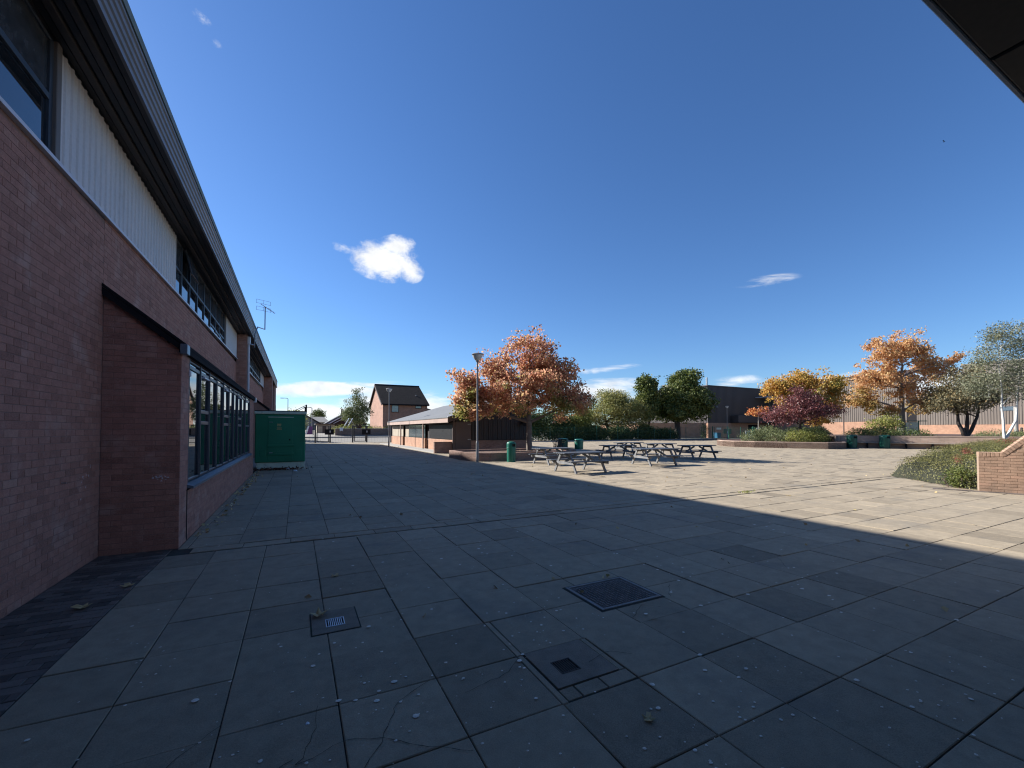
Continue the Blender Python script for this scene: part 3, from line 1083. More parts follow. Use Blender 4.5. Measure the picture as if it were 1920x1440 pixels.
# ------------------------------------------------------------------ green cabinet
t = thing('utility_cabinet', 'big dark green electrical cabinet on a pale plinth against the school bay', 'cabinet', (-0.58, 20.5, 0))
MB().bbox(-1.44, 0.17, 19.98, 21.9, -0.02, 0.33, 0.01).build('plinth', M_cream, t)
MB().bbox(0.178, 0.315, 19.98, 21.9, -0.02, 0.33, 0.01).build('plinth', M_cream, t)
m = MB()
m.bbox(-1.49, 0.335, 19.9, 22.0, 0.30, 2.27, 0.03)
m.build('body', M_green, t)
m = MB().bbox(-1.525, 0.385, 19.86, 22.04, 2.272, 2.385, 0.02)
m.build('roof', M_cream, t)
MB().bbox(-1.50, 0.36, 19.89, 22.0, 2.386, 2.42, 0.015).build('roof_felt', M_black, t)
d = MB().bbox(-1.03, -0.13, 19.885, 19.899, 0.40, 2.20, 0.006).build('door', M_green, t)
MB().bbox(-1.035, -0.10, 19.865, 19.884, 2.135, 2.165, 0.005).build('drip_bar', M_cream, d)
for z in (1.945, 0.69):
    MB().tube([(-0.99, 19.87, z), (-0.86, 19.87, z)], 0.012, 8).build('hinge', M_steel, d)
MB().lathe([(0.0, 0), (0.03, 0.0), (0.03, 0.02), (0.0, 0.03)], 10).build('knob', M_sill, d)
kb = d.children[-1]
kb.location = (-0.245 + 0.58, 19.884 - 20.5, 1.27)
kb.rotation_euler = (R(90), 0, 0)
MB().bbox(-0.27, -0.22, 19.880, 19.884, 1.19, 1.25, 0.002).build('lock_plate', M_black, d)
for z in (0.92, 0.57):
    MB().prism([(19.884, z), (19.855, z + 0.02), (19.855, z + 0.085), (19.884, z + 0.10)], 'x', -1.04, -0.08).build('louvre', M_green, d)
for x0, x1 in ((-1.32, -1.10), (-0.03, 0.20)):
    MB().bbox(x0, x1, 19.89, 19.899, 0.56, 0.82, 0.005).build('access_plate', M_green, t)
m = MB()
for row, (zz, h, w, n) in enumerate(((1.86, 0.045, 0.145, 5), (1.80, 0.045, 0.145, 5), (1.715, 0.022, 0.17, 8), (1.685, 0.018, 0.16, 8), (1.64, 0.022, 0.18, 9))):
    st = w / n
    for k in range(n):
        a = -0.63 - w / 2 + k * st
        m.box(a, a + st * random.uniform(0.6, 0.85), 19.8835, 19.8845, zz - h / 2, zz + h / 2 * random.uniform(0.6, 1))
m.build('gold_lettering', M_gold, d)['kind'] = 'stuff'
MB().bbox(0.336, 0.35, 20.1, 20.5, 0.75, 1.22, 0.005).build('side_vent', M_green, t)
MB().bbox(0.37, 0.43, 21.95, 22.03, 2.41, 2.80, 0.006).build('stay_post', M_black, t)
MB().beam((-0.22, 21.99, 2.43), (0.37, 21.99, 2.76), 0.03, 0.025).beam((-0.08, 21.99, 2.43), (0.37, 21.99, 2.68), 0.03, 0.02).build('stay_bar', M_black, t)
MB().bbox(0.33, 0.37, 21.95, 22.03, 2.48, 2.66, 0.006).build('stay_plate', M_black, t)

# ------------------------------------------------------------------ picnic tables
M_tab = mat('charcoal_recycled_plastic', (0.105, 0.109, 0.116), 0.42, 0.15, 3, fine=0.2, fscale=40, dirt=((0.13, 0.13, 0.125), 5, 0.62, 0.4))


M_tableg = mat('pale_plastic_leg', (0.20, 0.20, 0.20), 0.55, 0.25, 5, fine=0.2, fscale=40, dirt=((0.08, 0.08, 0.08), 6, 0.6, 0.5))  # paler than the plastic of the planks


def make_table():
    t = thing('picnic_table', 'x', 'picnic table', org=False)
    L = 1.0
    for k in range(5):
        y = -0.304 + k * 0.152
        MB().bbox(-L, L, y - 0.071, y + 0.071, 0.722, 0.765, 0.008).build('tabletop_plank', M_tab, t)
    for s in (-1, 1):
        for k in range(2):
            y = s * (0.60 + k * 0.135)
            MB().bbox(-L, L, y - 0.063, y + 0.063, 0.425, 0.468, 0.008).build('seat_plank', M_tab, t)
    M_leg = M_tableg
    for sx in (-1, 1):
        x = sx * 0.70
        for sy in (-1, 1):
            MB().beam((x, sy * 0.27, 0.72), (x, sy * 0.69, 0.0), 0.09, 0.055, up=(1, 0, 0)).build('leg', M_leg, t)
        MB().bbox(x + sx * 0.03, x + sx * 0.085, -0.78, 0.78, 0.33, 0.424, 0.01).build('crossbeam', M_leg, t)
        MB().bbox(x - sx * 0.03 - 0.025, x - sx * 0.03 + 0.025, -0.34, 0.34, 0.64, 0.720, 0.01).build('top_batten', M_tab, t)
        MB().beam((sx * 0.72, 0, 0.39), (sx * 0.15, 0, 0.70), 0.085, 0.05, up=(0, 1, 0)).build('brace', M_tab, t)
    return t


tables = [
    (9.85, 13.55, 0.03, 'charcoal picnic table nearest to the viewer, its foot beside the big shadow edge'),
    (11.0, 17.25, 0.02, 'picnic table partly hidden behind the nearest one, beside the brick tree planter'),
    (14.85, 14.65, -0.12, 'picnic table in the middle of the group with pale sunlit end legs on open slabs'),
    (16.25, 18.75, -0.22, 'dark picnic table just behind and between the two nearest ones'),
    (20.1, 16.6, -0.22, 'picnic table standing alone at the right end of the group'),
    (20.5, 19.7, -0.15, 'picnic table second from the right, seen over the middle table'),
    (20.2, 22.2, -0.10, 'farthest picnic table, only its top and a leg showing behind the others'),
]
tb = make_table()
for k, (x, y, a, lab) in enumerate(tables):
    o = tb if k == 0 else copy_tree(tb)
    o.location = (x, y, 0)
    o.rotation_euler = (0, 0, a)
    tag(o, lab, 'picnic table', 'picnic tables on the plaza')

# ------------------------------------------------------------------ lamp posts
M_lampglass = mat('opal_lamp_bowl', (0.55, 0.54, 0.50), 0.35, 0.08, 6, spec=0.5)


def make_lamp(H=5.55):
    t = thing('lamp_post', 'x', 'lamp post', org=False)
    MB().lathe([(0.072, -0.02), (0.072, 0.95), (0.065, 1.0), (0.052, 1.03)], 12).build('base_sleeve', M_galv, t, smooth=True)
    MB().lathe([(0.046, 1.03), (0.041, H - 0.55), (0.041, H - 0.42)], 12).build('pole', M_galv, t, smooth=True)
    MB().lathe([(0.06, H - 0.47), (0.085, H - 0.42), (0.085, H - 0.39), (0.05, H - 0.38)], 12).build('collar', M_galv, t, smooth=True)
    MB().lathe([(0.09, H - 0.39), (0.16, H - 0.33), (0.225, H - 0.22), (0.275, H - 0.10)], 20).build('bowl', M_lampglass, t, smooth=True)
    MB().lathe([(0.29, H - 0.105), (0.30, H - 0.08), (0.25, H - 0.035), (0.12, H - 0.005), (0.02, H)], 20).build('lid', M_galv, t, smooth=True)
    return t


lp = make_lamp()
for k, (x, y, lab) in enumerate(((8.20, 20.03, 'tall lamp post with an opal bowl standing in front of the orange maple'),
                                 (7.77, 40.9, 'lamp post at the far shadow edge in front of the brick house'),
                                 (63.2, 46.2, 'small distant lamp post in front of the dark clad building by the green gate'))):
    o = lp if k == 0 else copy_tree(lp)
    o.location = (x, y, 0)
    tag(o, lab, 'lamp post', 'plaza lamp posts')

# ------------------------------------------------------------------ litter bins
M_bin = mat('bin_green', (0.012, 0.125, 0.085), 0.36, 0.12, 2, dirt=((0.05, 0.12, 0.10), 3, 0.6, 0.4))
M_bin_dark = mat('bin_dark_green', (0.008, 0.075, 0.05), 0.4, 0.15, 2, dirt=((0.04, 0.08, 0.06), 3, 0.6, 0.4))


def make_bin(label, loc, r, H, openings, m, width=0.42, emblem=False, group='green litter bins'):
    t = thing('litter_bin', label, 'litter bin', loc, group=group)
    n = 24
    zb, zh = H * 0.66, H * 0.70
    x0, y0 = loc[0], loc[1]
    MB().lathe([(r * 0.93, -0.01), (r * 0.94, 0.03), (r * 0.97, zb - 0.03), (r * 0.97, zb)], n, loc).build('body', m, t, smooth=True)
    MB().lathe([(r * 1.01, zb - 0.005), (r * 1.03, zb + 0.01), (r * 1.03, zh - 0.01), (r * 1.01, zh)], n, loc).build('collar', m, t, smooth=True)
    h = MB()
    lev = [(r, zh), (r, H * 0.745), (r, H * 0.90), (r * 0.95, H * 0.945), (r * 0.78, H * 0.98), (r * 0.45, H), (0.01, H * 1.005)]
    vs, fs = [], []
    for rr, z in lev:
        for k in range(n):
            a = 2 * math.pi * k / n
            vs.append((x0 + rr * math.cos(a), y0 + rr * math.sin(a), z))
    for i in range(len(lev) - 1):
        for k in range(n):
            k2 = (k + 1) % n
            a = 2 * math.pi * (k + .5) / n
            if i == 1 and any(abs((a - o + math.pi) % (2 * math.pi) - math.pi) < width for o in openings):
                continue
            fs.append((i * n + k, i * n + k2, (i + 1) * n + k2, (i + 1) * n + k))
    h.add(vs, fs)
    h.build('hood', m, t, smooth=True)
    MB().lathe([(r * 0.86, zh), (r * 0.86, H * 0.93)], n, loc).build('liner', M_hole, t)
    for o in openings:
        rim = MB()
        pts = []
        for s in np.linspace(-width * 1.05, width * 1.05, 7):
            pts.append((x0 + r * 1.005 * math.cos(o + s), y0 + r * 1.005 * math.sin(o + s), H * 0.745))
        for s in np.linspace(width * 1.05, -width * 1.05, 7):
            pts.append((x0 + r * 1.005 * math.cos(o + s), y0 + r * 1.005 * math.sin(o + s), H * 0.90))
        rim.tube(pts + [pts[0]], 0.014, 5, cap=False).build('aperture_rim', m, t)
    if emblem:
        a = openings[0]
        c = Vector((x0 + r * 1.03 * math.cos(a), y0 + r * 1.03 * math.sin(a), H * 0.70))
        s = Vector((-math.sin(a), math.cos(a), 0))
        pts = [c + s * 0.15 * math.cos(q) + Vector((0, 0, 0.09 * math.sin(q))) for q in np.linspace(0, 2 * math.pi, 17)]
        MB().tube(pts, 0.022, 5, cap=False).build('gold_emblem', M_gold, t)
    return t


def toward(x, y, off=0.0): return math.atan2(-y, -x) + off


make_bin('tall slim green litter bin standing against the brick planter beside the lamp post', (9.74, 19.25, 0), 0.235, 1.03, [toward(9.7, 19.2, 0.6)], M_bin)
make_bin('wide dark green bin with gold emblem behind the picnic tables, left of its pair', (20.2, 30.2, 0), 0.44, 0.90, [toward(20, 30, 0.1), toward(20, 30, 0.1) + math.pi], M_bin_dark, 0.6, True)
make_bin('round bright green bin with side opening behind the picnic tables, right of its pair', (21.2, 29.3, 0), 0.38, 0.85, [toward(21, 29, -0.8), toward(21, 29, -0.8) + math.pi], M_bin)
make_bin('dark green bin between the curved planter and the bench wall', (43.6, 19.75, 0), 0.38, 1.17, [toward(43, 20, 0.7)], M_bin_dark)
make_bin('dark green bin standing in front of the bench wall', (45.3, 18.1, 0), 0.38, 1.17, [toward(46, 20, 0.7)], M_bin_dark)

# ------------------------------------------------------------------ low brick walls and planters
def wall_path(mb, pts, th, z0, z1, closed=False):
    """wall of thickness th to the left of the walked path"""
    P = [Vector((p[0], p[1], 0)) for p in pts]
    n = len(P)
    inn = []
    for i in range(n):
        a = P[i - 1] if (closed or i > 0) else None
        c = P[(i + 1) % n] if (closed or i < n - 1) else None
        ns = []
        if a is not None:
            d = (P[i] - a).normalized(); ns.append(Vector((-d.y, d.x, 0)))
        if c is not None:
            d = (c - P[i]).normalized(); ns.append(Vector((-d.y, d.x, 0)))
        m = sum(ns, Vector()).normalized()
        k = th / max(0.4, m.dot(ns[0]))
        inn.append(P[i] + m * k)
    vs = []
    for a, b2 in zip(P, inn):
        vs += [(a.x, a.y, z0), (a.x, a.y, z1), (b2.x, b2.y, z1), (b2.x, b2.y, z0)]
    fs = []
    for i in range(n if closed else n - 1):
        j = (i + 1) % n
        for k in range(4):
            k2 = (k + 1) % 4
            fs.append((i * 4 + k, i * 4 + k2, j * 4 + k2, j * 4 + k))
    if not closed:
        fs += [(3, 2, 1, 0), tuple((n - 1) * 4 + k for k in range(4))]
    return mb.add(vs, fs)


M_soil = mat('leaf_strewn_soil', (0.155, 0.095, 0.068), 0.95, 0.35, 4, fine=0.4, fscale=40, bump=0.02, bscale=25, dirt=((0.22, 0.13, 0.07), 9, 0.55, 0.6))
M_conc_pale = mat('pale_concrete', (0.36, 0.34, 0.30), 0.9, 0.12, 1.5, fine=0.2, bump=0.002)

tp = [(8.0, 23.9), (7.87, 21.6), (8.25, 20.35), (8.95, 20.0), (11.0, 19.85), (13.4, 19.75), (15.1, 21.2), (15.5, 24.2)]
t = thing('tree_planter', 'low angular brick planter with bare soil round the orange maple', 'planter', (8.3, 20.3, 0))
wall_path(MB(), tp, 0.225, -0.02, 0.35, True).build('brick_wall', M_planterbrick, t)
wall_path(MB(), [(x, y) for x, y in tp], 0.23, 0.354, 0.43, True).build('brick_coping', M_planterbrick, t)
MB().prism([(8.1, 23.8), (8.0, 21.6), (8.4, 20.5), (9.0, 20.15), (13.3, 19.9), (14.95, 21.3), (15.35, 24.1)], 'z', 0.0, 0.33).build('soil', M_soil, t)

rp = [(39.5, 30.0), (37.6, 28.0), (37.0, 26.3), (37.25, 24.5), (38.3, 22.2), (39.7, 19.7), (41.6, 19.3), (43.6, 20.3), (44.4, 21.2)]
t = thing('curved_planter', 'long low curved brick planter filled with shrubs and young trees', 'planter', (37.5, 22.5, 0))
wall_path(MB(), rp, 0.225, -0.02, 0.56).build('brick_wall', M_sunbrick, t)
MB().prism(rp + [(46, 23), (46.5, 31), (42, 32)], 'z', 0.0, 0.50).build('soil', M_soil, t)

bw = [(44.5, 21.2), (45.6, 18.9), (48.4, 13.0), (50.6, 8.2)]
t = thing('bench_wall', 'retaining brick wall with a long built in timber bench below the orange maple', 'bench wall', (46.9, 20.4, 0))
wall_path(MB(), bw, 0.3, -0.02, 1.02).build('brick_wall', M_sunbrick, t)
wall_path(MB(), [(x - .02, y - .02) for x, y in bw], 0.34, 1.024, 1.09).build('brick_coping', M_sunbrick, t)
MB().bbox(44.2, 44.48, 21.1, 21.4, -0.02, 1.09, 0.01).build('end_pier', M_sunbrick, t)
M_bench = mat('weathered_bench_timber', (0.30, 0.25, 0.20), 0.8, 0.2, 3)
for a, c in zip(bw[:-1], bw[1:]):
    a, c = Vector((*a, 0)), Vector((*c, 0))
    d = (c - a).normalized()
    nrm = Vector((d.y, -d.x, 0))
    for k in range(3):
        off = nrm * (0.10 + 0.15 * k)
        MB().beam(a + off + Vector((0, 0, .47)) + d * .05, c + off + Vector((0, 0, .47)) - d * .05, 0.135, 0.06).build('bench_slat', M_bench, t)
    L = (c - a).length
    for k in range(int(L / 1.6) + 1):
        p = a + d * (0.4 + 1.6 * k)
        if (p - a).length < L:
            MB().beam(p + nrm * 0.02 + Vector((0, 0, .2)), p + nrm * 0.4 + Vector((0, 0, .2)), 0.1, 0.46).build('bench_bracket', M_black, t)
bed = MB().prism([(44.85, 21.3), (45.9, 19.05), (48.7, 13.15), (50.9, 8.3), (62, 6), (84, 6), (84, 27), (62, 31.5), (50, 31), (46.2, 27)], 'z', -0.02, 0.98).build('planting_bed', M_soil)
tag(bed, 'raised soil bed behind the bench wall', kind='structure')

# ------------------------------------------------------------------ cycle shed
M_board = mat('black_brown_board', (0.030, 0.024, 0.022), 0.65, 0.25, 2, fine=0.3, fscale=30)
M_gloss = mat('streaked_black_panel', (0.022, 0.021, 0.021), 0.5, 0.4, 5, dirt=((0.22, 0.21, 0.20), 9, 0.66, 0.3), spec=0.2)
M_felt = mat('roof_felt', (0.17, 0.175, 0.18), 0.9, 0.12, 0.6, fine=0.25, fscale=25, dirt=((0.10, 0.11, 0.09), 0.8, 0.6, 0.5))
M_fasc = mat('rosy_fascia_timber', (0.40, 0.29, 0.235), 0.7, 0.12, 1)
M_bfasc = mat('brown_verge_timber', (0.085, 0.058, 0.048), 0.65, 0.12, 1)
M_beige = mat('beige_panel', (0.38, 0.32, 0.24), 0.6, 0.1, 1)
M_blueglass = glass('tinted_shed_panel', (0.03, 0.05, 0.055), 1.7, 0.1)

t = thing('cycle_shed', 'low dark boarded shed with felt roof on a brick base behind the orange maple', 'shed', (9.6, 28.2, 0))
zr = lambda x: 2.44 + (x - 9.28) * 0.297
MB().box(9.95, 15.68, 28.25, 49.6, -0.02, 0.86).build('brick_base', M_planterbrick, t)
for a, c in ((28.3, 34.35), (35.5, 42.9), (43.9, 49.6)):
    MB().bbox(9.72, 9.94, a, c, -0.02, 0.90, 0.008).build('dwarf_wall', M_farbrick, t)
MB().box(9.97, 15.66, 28.3, 49.55, 0.86, 2.1).prism([(9.97, 2.1), (15.66, 2.1), (15.66, zr(15.66) - .3), (9.97, zr(9.97) - .3)], 'y', 28.32, 49.5).build('carcass', M_board, t)
MB().bbox(9.88, 11.08, 28.19, 28.24, 0.14, 2.20, 0.01).build('door', M_bfasc, t)
for z in (0.95, 2.02):
    MB().tube([(10.80, 28.18, z), (11.05, 28.18, z)], 0.018, 6).build('door_hinge', M_steel, t)
MB().bbox(9.70, 9.87, 28.2, 28.3, 0.0, 2.36, 0.01).build('corner_post', M_bfasc, t)
x = 9.88
while x < 15.6:
    z0 = 2.22 if x < 11.08 else 0.90
    zt = zr(x) - 0.24
    if zt > z0:
        m = MB().bbox(x + 0.006, x + 0.172, 28.17 + (0.02 if int(x * 5.5) % 2 else 0), 28.245, z0, zt, 0.006)
        m.build('wall_board', M_board, t)
    x += 0.18
y = 28.4
while y < 34.3:
    MB().bbox(9.78, 9.83, y + 0.006, y + 0.164, 0.93, 2.02, 0.006).build('side_board', M_gloss, t)
    y += 0.17
for a, c, m_ in ((35.6, 38.8, M_blueglass), (38.85, 41.4, M_blueglass), (41.5, 42.9, M_beige), (43.9, 46.2, M_beige), (46.3, 49.4, M_beige)):
    MB().bbox(9.78, 9.82, a, c, 0.93, 2.03, 0.006).build('side_panel', m_, t)
for y in (34.9, 43.4):
    MB().bbox(9.36, 9.47, y - 0.05, y + 0.05, 0, 2.14, 0.01).build('post', M_fasc, t)
MB().box(9.5, 9.96, 28.3, 49.6, 2.05, 2.12).build('wall_plate', M_board, t)
MB().bbox(9.28, 9.36, 28.0, 49.8, 2.12, 2.46, 0.01).build('eaves_fascia', M_fasc, t)
m = MB().prism([(9.25, zr(9.25) + 0.01), (15.95, zr(15.95) + 0.01), (15.95, zr(15.95) + 0.07), (9.25, zr(9.25) + 0.07)], 'y', 27.93, 49.85)
m.build('felt_roof', M_felt, t)
m = MB().prism([(9.27, zr(9.27) - 0.30), (15.93, zr(15.93) - 0.30), (15.93, zr(15.93)), (9.27, zr(9.27))], 'y', 27.96, 28.04)
m.build('verge_board', M_bfasc, t)
m = MB().prism([(9.25, zr(9.25) + 0.072), (15.95, zr(15.95) + 0.072), (15.95, zr(15.95) + 0.10), (9.25, zr(9.25) + 0.10)], 'y', 27.91, 28.02)
m.build('verge_trim', M_sill, t)
MB().tube([(15.2, 28.16, 2.2), (15.2, 27.9, 2.15), (15.2, 27.75, 2.1)], [0.12, 0.16, 0.24], 12).build('horn_speaker', M_black, t)

t = thing('ramp_wall', 'short low brick wall running out from the shed corner by its door', 'brick wall', (9.2, 28.5, 0))
MB().bbox(8.45, 10.05, 28.38, 28.60, -0.02, 0.72, 0.006).build('brick_wall', M_planterbrick, t)
MB().bbox(8.44, 10.06, 28.36, 28.62, 0.724, 0.79, 0.01).build('brick_coping', M_planterbrick, t)
tag(MB().bbox(8.5, 9.7, 28.65, 50.0, -0.02, 0.055, 0.01).build('shed_path', M_conc_pale), 'pale raised concrete strip along the open side of the shed', kind='structure')

# ------------------------------------------------------------------ buff brick flank wall on the right
WP, WPHI = (16.31, 4.49), R(-68.9)
t = thing('flank_wall', 'sunlit buff brick wall with a raking brick on edge top beside the creeping shrubs', 'brick wall', (16.31, 4.49, 0))
cw, sw = math.cos(WPHI), math.sin(WPHI)
MW = Matrix.Translation((WP[0], WP[1], 0)) @ Matrix.Rotation(WPHI, 4, 'Z')
U0, U1, ZT = 0.44, 2.0, 1.035
top = lambda u: ZT if u < U0 else ZT + (u - U0) * 1.06
m = MB().prism([(0.0, -0.02), (U1, -0.02), (U1, top(U1) - 0.08), (U0, ZT - 0.05), (0.0, ZT - 0.05)], 'y', 0.006, 0.33)
m.v = [tuple(MW @ Vector(p)) for p in m.v]
core = m.build('wall_core', M_omortar, t)
bw2 = Bricks()
bw2.face(WP, WPHI, 0.0, U1, 0.0, 2.6, keep=lambda u, z: z < top(u) - (0.04 if u < U0 else 0.13))
bw2.build(core, M_obrick_o, M_obrick_t, 220)
u = 0.0
kk = 0
unit_cap = MB().bbox(-0.034, 0.034, -0.012, 0.335, -0.05, 0.06, 0.006).mesh('coping_brick', M_obrick_o)
while u < U0 - 0.03:
    p = MW @ Vector((u + 0.036, 0, ZT - 0.055))
    o = put(unit_cap, 'coping_brick', t, p, min(1, max(0, random.gauss(.45, .2))), (0, 0, WPHI + random.gauss(0, .01)))
    u += 0.0755
sl = math.atan(1.06)
s = 0.02
while s < 2.05:
    uu, zz = U0 + s * math.cos(sl), ZT + s * math.sin(sl) - 0.06
    Mx = MW @ Matrix.Translation((uu, 0, zz)) @ Matrix.Rotation(-sl, 4, 'Y')
    put(unit_cap, 'coping_brick', t, Mx.translation, min(1, max(0, random.gauss(.45, .2))), Mx.to_euler())
    s += 0.0755
m = MB()
for k in range(26):
    a = -0.9 + k * 0.115
    q = [MW @ Vector((a + .003, -0.30, 0)), MW @ Vector((a + .109, -0.30, 0)), MW @ Vector((a + .109, -0.02, 0)), MW @ Vector((a + .003, -0.02, 0))]
    z = 0.006 + random.uniform(0, .003)
    m.add([(p.x, p.y, z) for p in q] + [(p.x, p.y, -0.01) for p in q], [(0, 1, 2, 3), (0, 4, 5, 1), (1, 5, 6, 2), (2, 6, 7, 3), (3, 7, 4, 0)], random.random() * .6)
m.build('paver_edging', M_darkpaver, t)

# ------------------------------------------------------------------ vegetation
def leaf_mat(name, stops, patch=None, trans=0.35, rough=0.55, pscale=0.6, low=None):
    m, t = new_mat(name)
    g = t.n('ShaderNodeNewGeometry')
    c = t.ramp(g.outputs['Random Per Island'], stops)
    if patch:
        n = t.noise(g.outputs['Position'], pscale, 3, 0.55)
        c2 = t.ramp(g.outputs['Random Per Island'], patch[0])
        if low:                                      # the sheltered lower leaves of an autumn maple are still green
            sp = t.n('ShaderNodeSeparateXYZ')
            t.put(sp.inputs[0], g.outputs['Position'])
            n = t.math('ADD', n, t.mapr(sp.outputs[2], low[0], low[1], 0.22, -0.10))
        c = t.mix(t.mapr(n, patch[1], patch[1] + 0.14, 0, 1, True), c, c2)
    d = t.n('ShaderNodeBsdfPrincipled')
    t.put(d.inputs['Base Color'], c)
    d.inputs['Roughness'].default_value = rough
    d.inputs['Specular IOR Level'].default_value = 0.35
    tr = t.n('ShaderNodeBsdfTranslucent')
    t.put(tr.inputs['Color'], c)
    mx = t.n('ShaderNodeMixShader')
    mx.inputs[0].default_value = trans
    t.t.links.new(d.outputs[0], mx.inputs[1])
    t.t.links.new(tr.outputs[0], mx.inputs[2])
    o = t.n('ShaderNodeOutputMaterial')
    t.t.links.new(mx.outputs[0], o.inputs[0])
    return m


def leaf_mesh(name, centres, size, m, flat=0.5, up=0.35, aspect=0.55, nrm=None):
    """folded leaf blades (two triangles each way) round the given centres; size: mean blade length"""
    n = len(centres)
    c = np.asarray(centres, float)
    L = size * rng.uniform(0.6, 1.25, n)
    N = rng.normal(size=(n, 3))
    N[:, 2] = N[:, 2] * flat + up * 1.2
    if nrm is not None:
        N = N * 0.55 + np.asarray(nrm)
    N /= np.linalg.norm(N, axis=1, keepdims=True) + 1e-9
    T = np.cross(N, rng.normal(size=(n, 3)))
    T /= np.linalg.norm(T, axis=1, keepdims=True) + 1e-9
    B = np.cross(N, T)
    l2, w2 = (L / 2)[:, None], (L * aspect / 2)[:, None]
    fold = (L * rng.uniform(-0.05, 0.18, n))[:, None]
    v = np.empty((n, 4, 3))
    v[:, 0] = c - T * l2
    v[:, 1] = c + B * w2 + N * fold
    v[:, 2] = c + T * l2
    v[:, 3] = c - B * w2 + N * fold
    me = bpy.data.meshes.new(name)
    me.vertices.add(n * 4)
    me.vertices.foreach_set('co', v.reshape(-1).astype(np.float32))
    idx = np.arange(n * 4).reshape(n, 4)
    tri = np.concatenate([idx[:, [0, 1, 2]], idx[:, [0, 2, 3]]], 1).reshape(-1)
    me.loops.add(n * 6)
    me.loops.foreach_set('vertex_index', tri.astype(np.int32))
    me.polygons.add(n * 2)
    me.polygons.foreach_set('loop_start', np.arange(0, n * 6, 3, dtype=np.int32))
    me.polygons.foreach_set('loop_total', np.full(n * 2, 3, dtype=np.int32))
    me.materials.append(m)
    me.update(calc_edges=True)
    return me


def add_mesh(name, me, parent, kind=None):
    o = bpy.data.objects.new(name, me)
    COL.objects.link(o)
    if parent is not None:
        o.parent = parent
        org = parent['_org']
        o.location = (-org[0], -org[1], -org[2])
    if kind:
        o['kind'] = kind
    return o


def sample_lobes(lobes, n, seed, gap=0.0, gs=0.5, shell=2.4):
    """cluster centres in a union of ellipsoids, thinned by noise so the sky shows through"""
    tot = sum(l[2] for l in lobes)
    out = []
    for (c, r, w) in lobes:
        k = int(n * w / tot)
        got = 0
        tries = 0
        while got < k and tries < k * 12:
            tries += 1
            d = Vector(rng.normal(size=3)).normalized()
            rad = random.random() ** (1 / shell)
            # uneven outline
            rad *= 0.86 + 0.30 * noise.noise(d * 1.7 + Vector((seed, c[0], c[2])))+ 0.10 * noise.noise(d * 5.1 + Vector((c[1], seed, 0)))
            p = Vector((c[0] + d.x * r[0] * rad, c[1] + d.y * r[1] * rad, c[2] + d.z * r[2] * rad))
            if gap and noise.noise(p * gs + Vector((seed * 3.1, 0, 0))) < -1 + gap * 2 - 0.0:
                continue
            out.append(p)
            got += 1
    return out


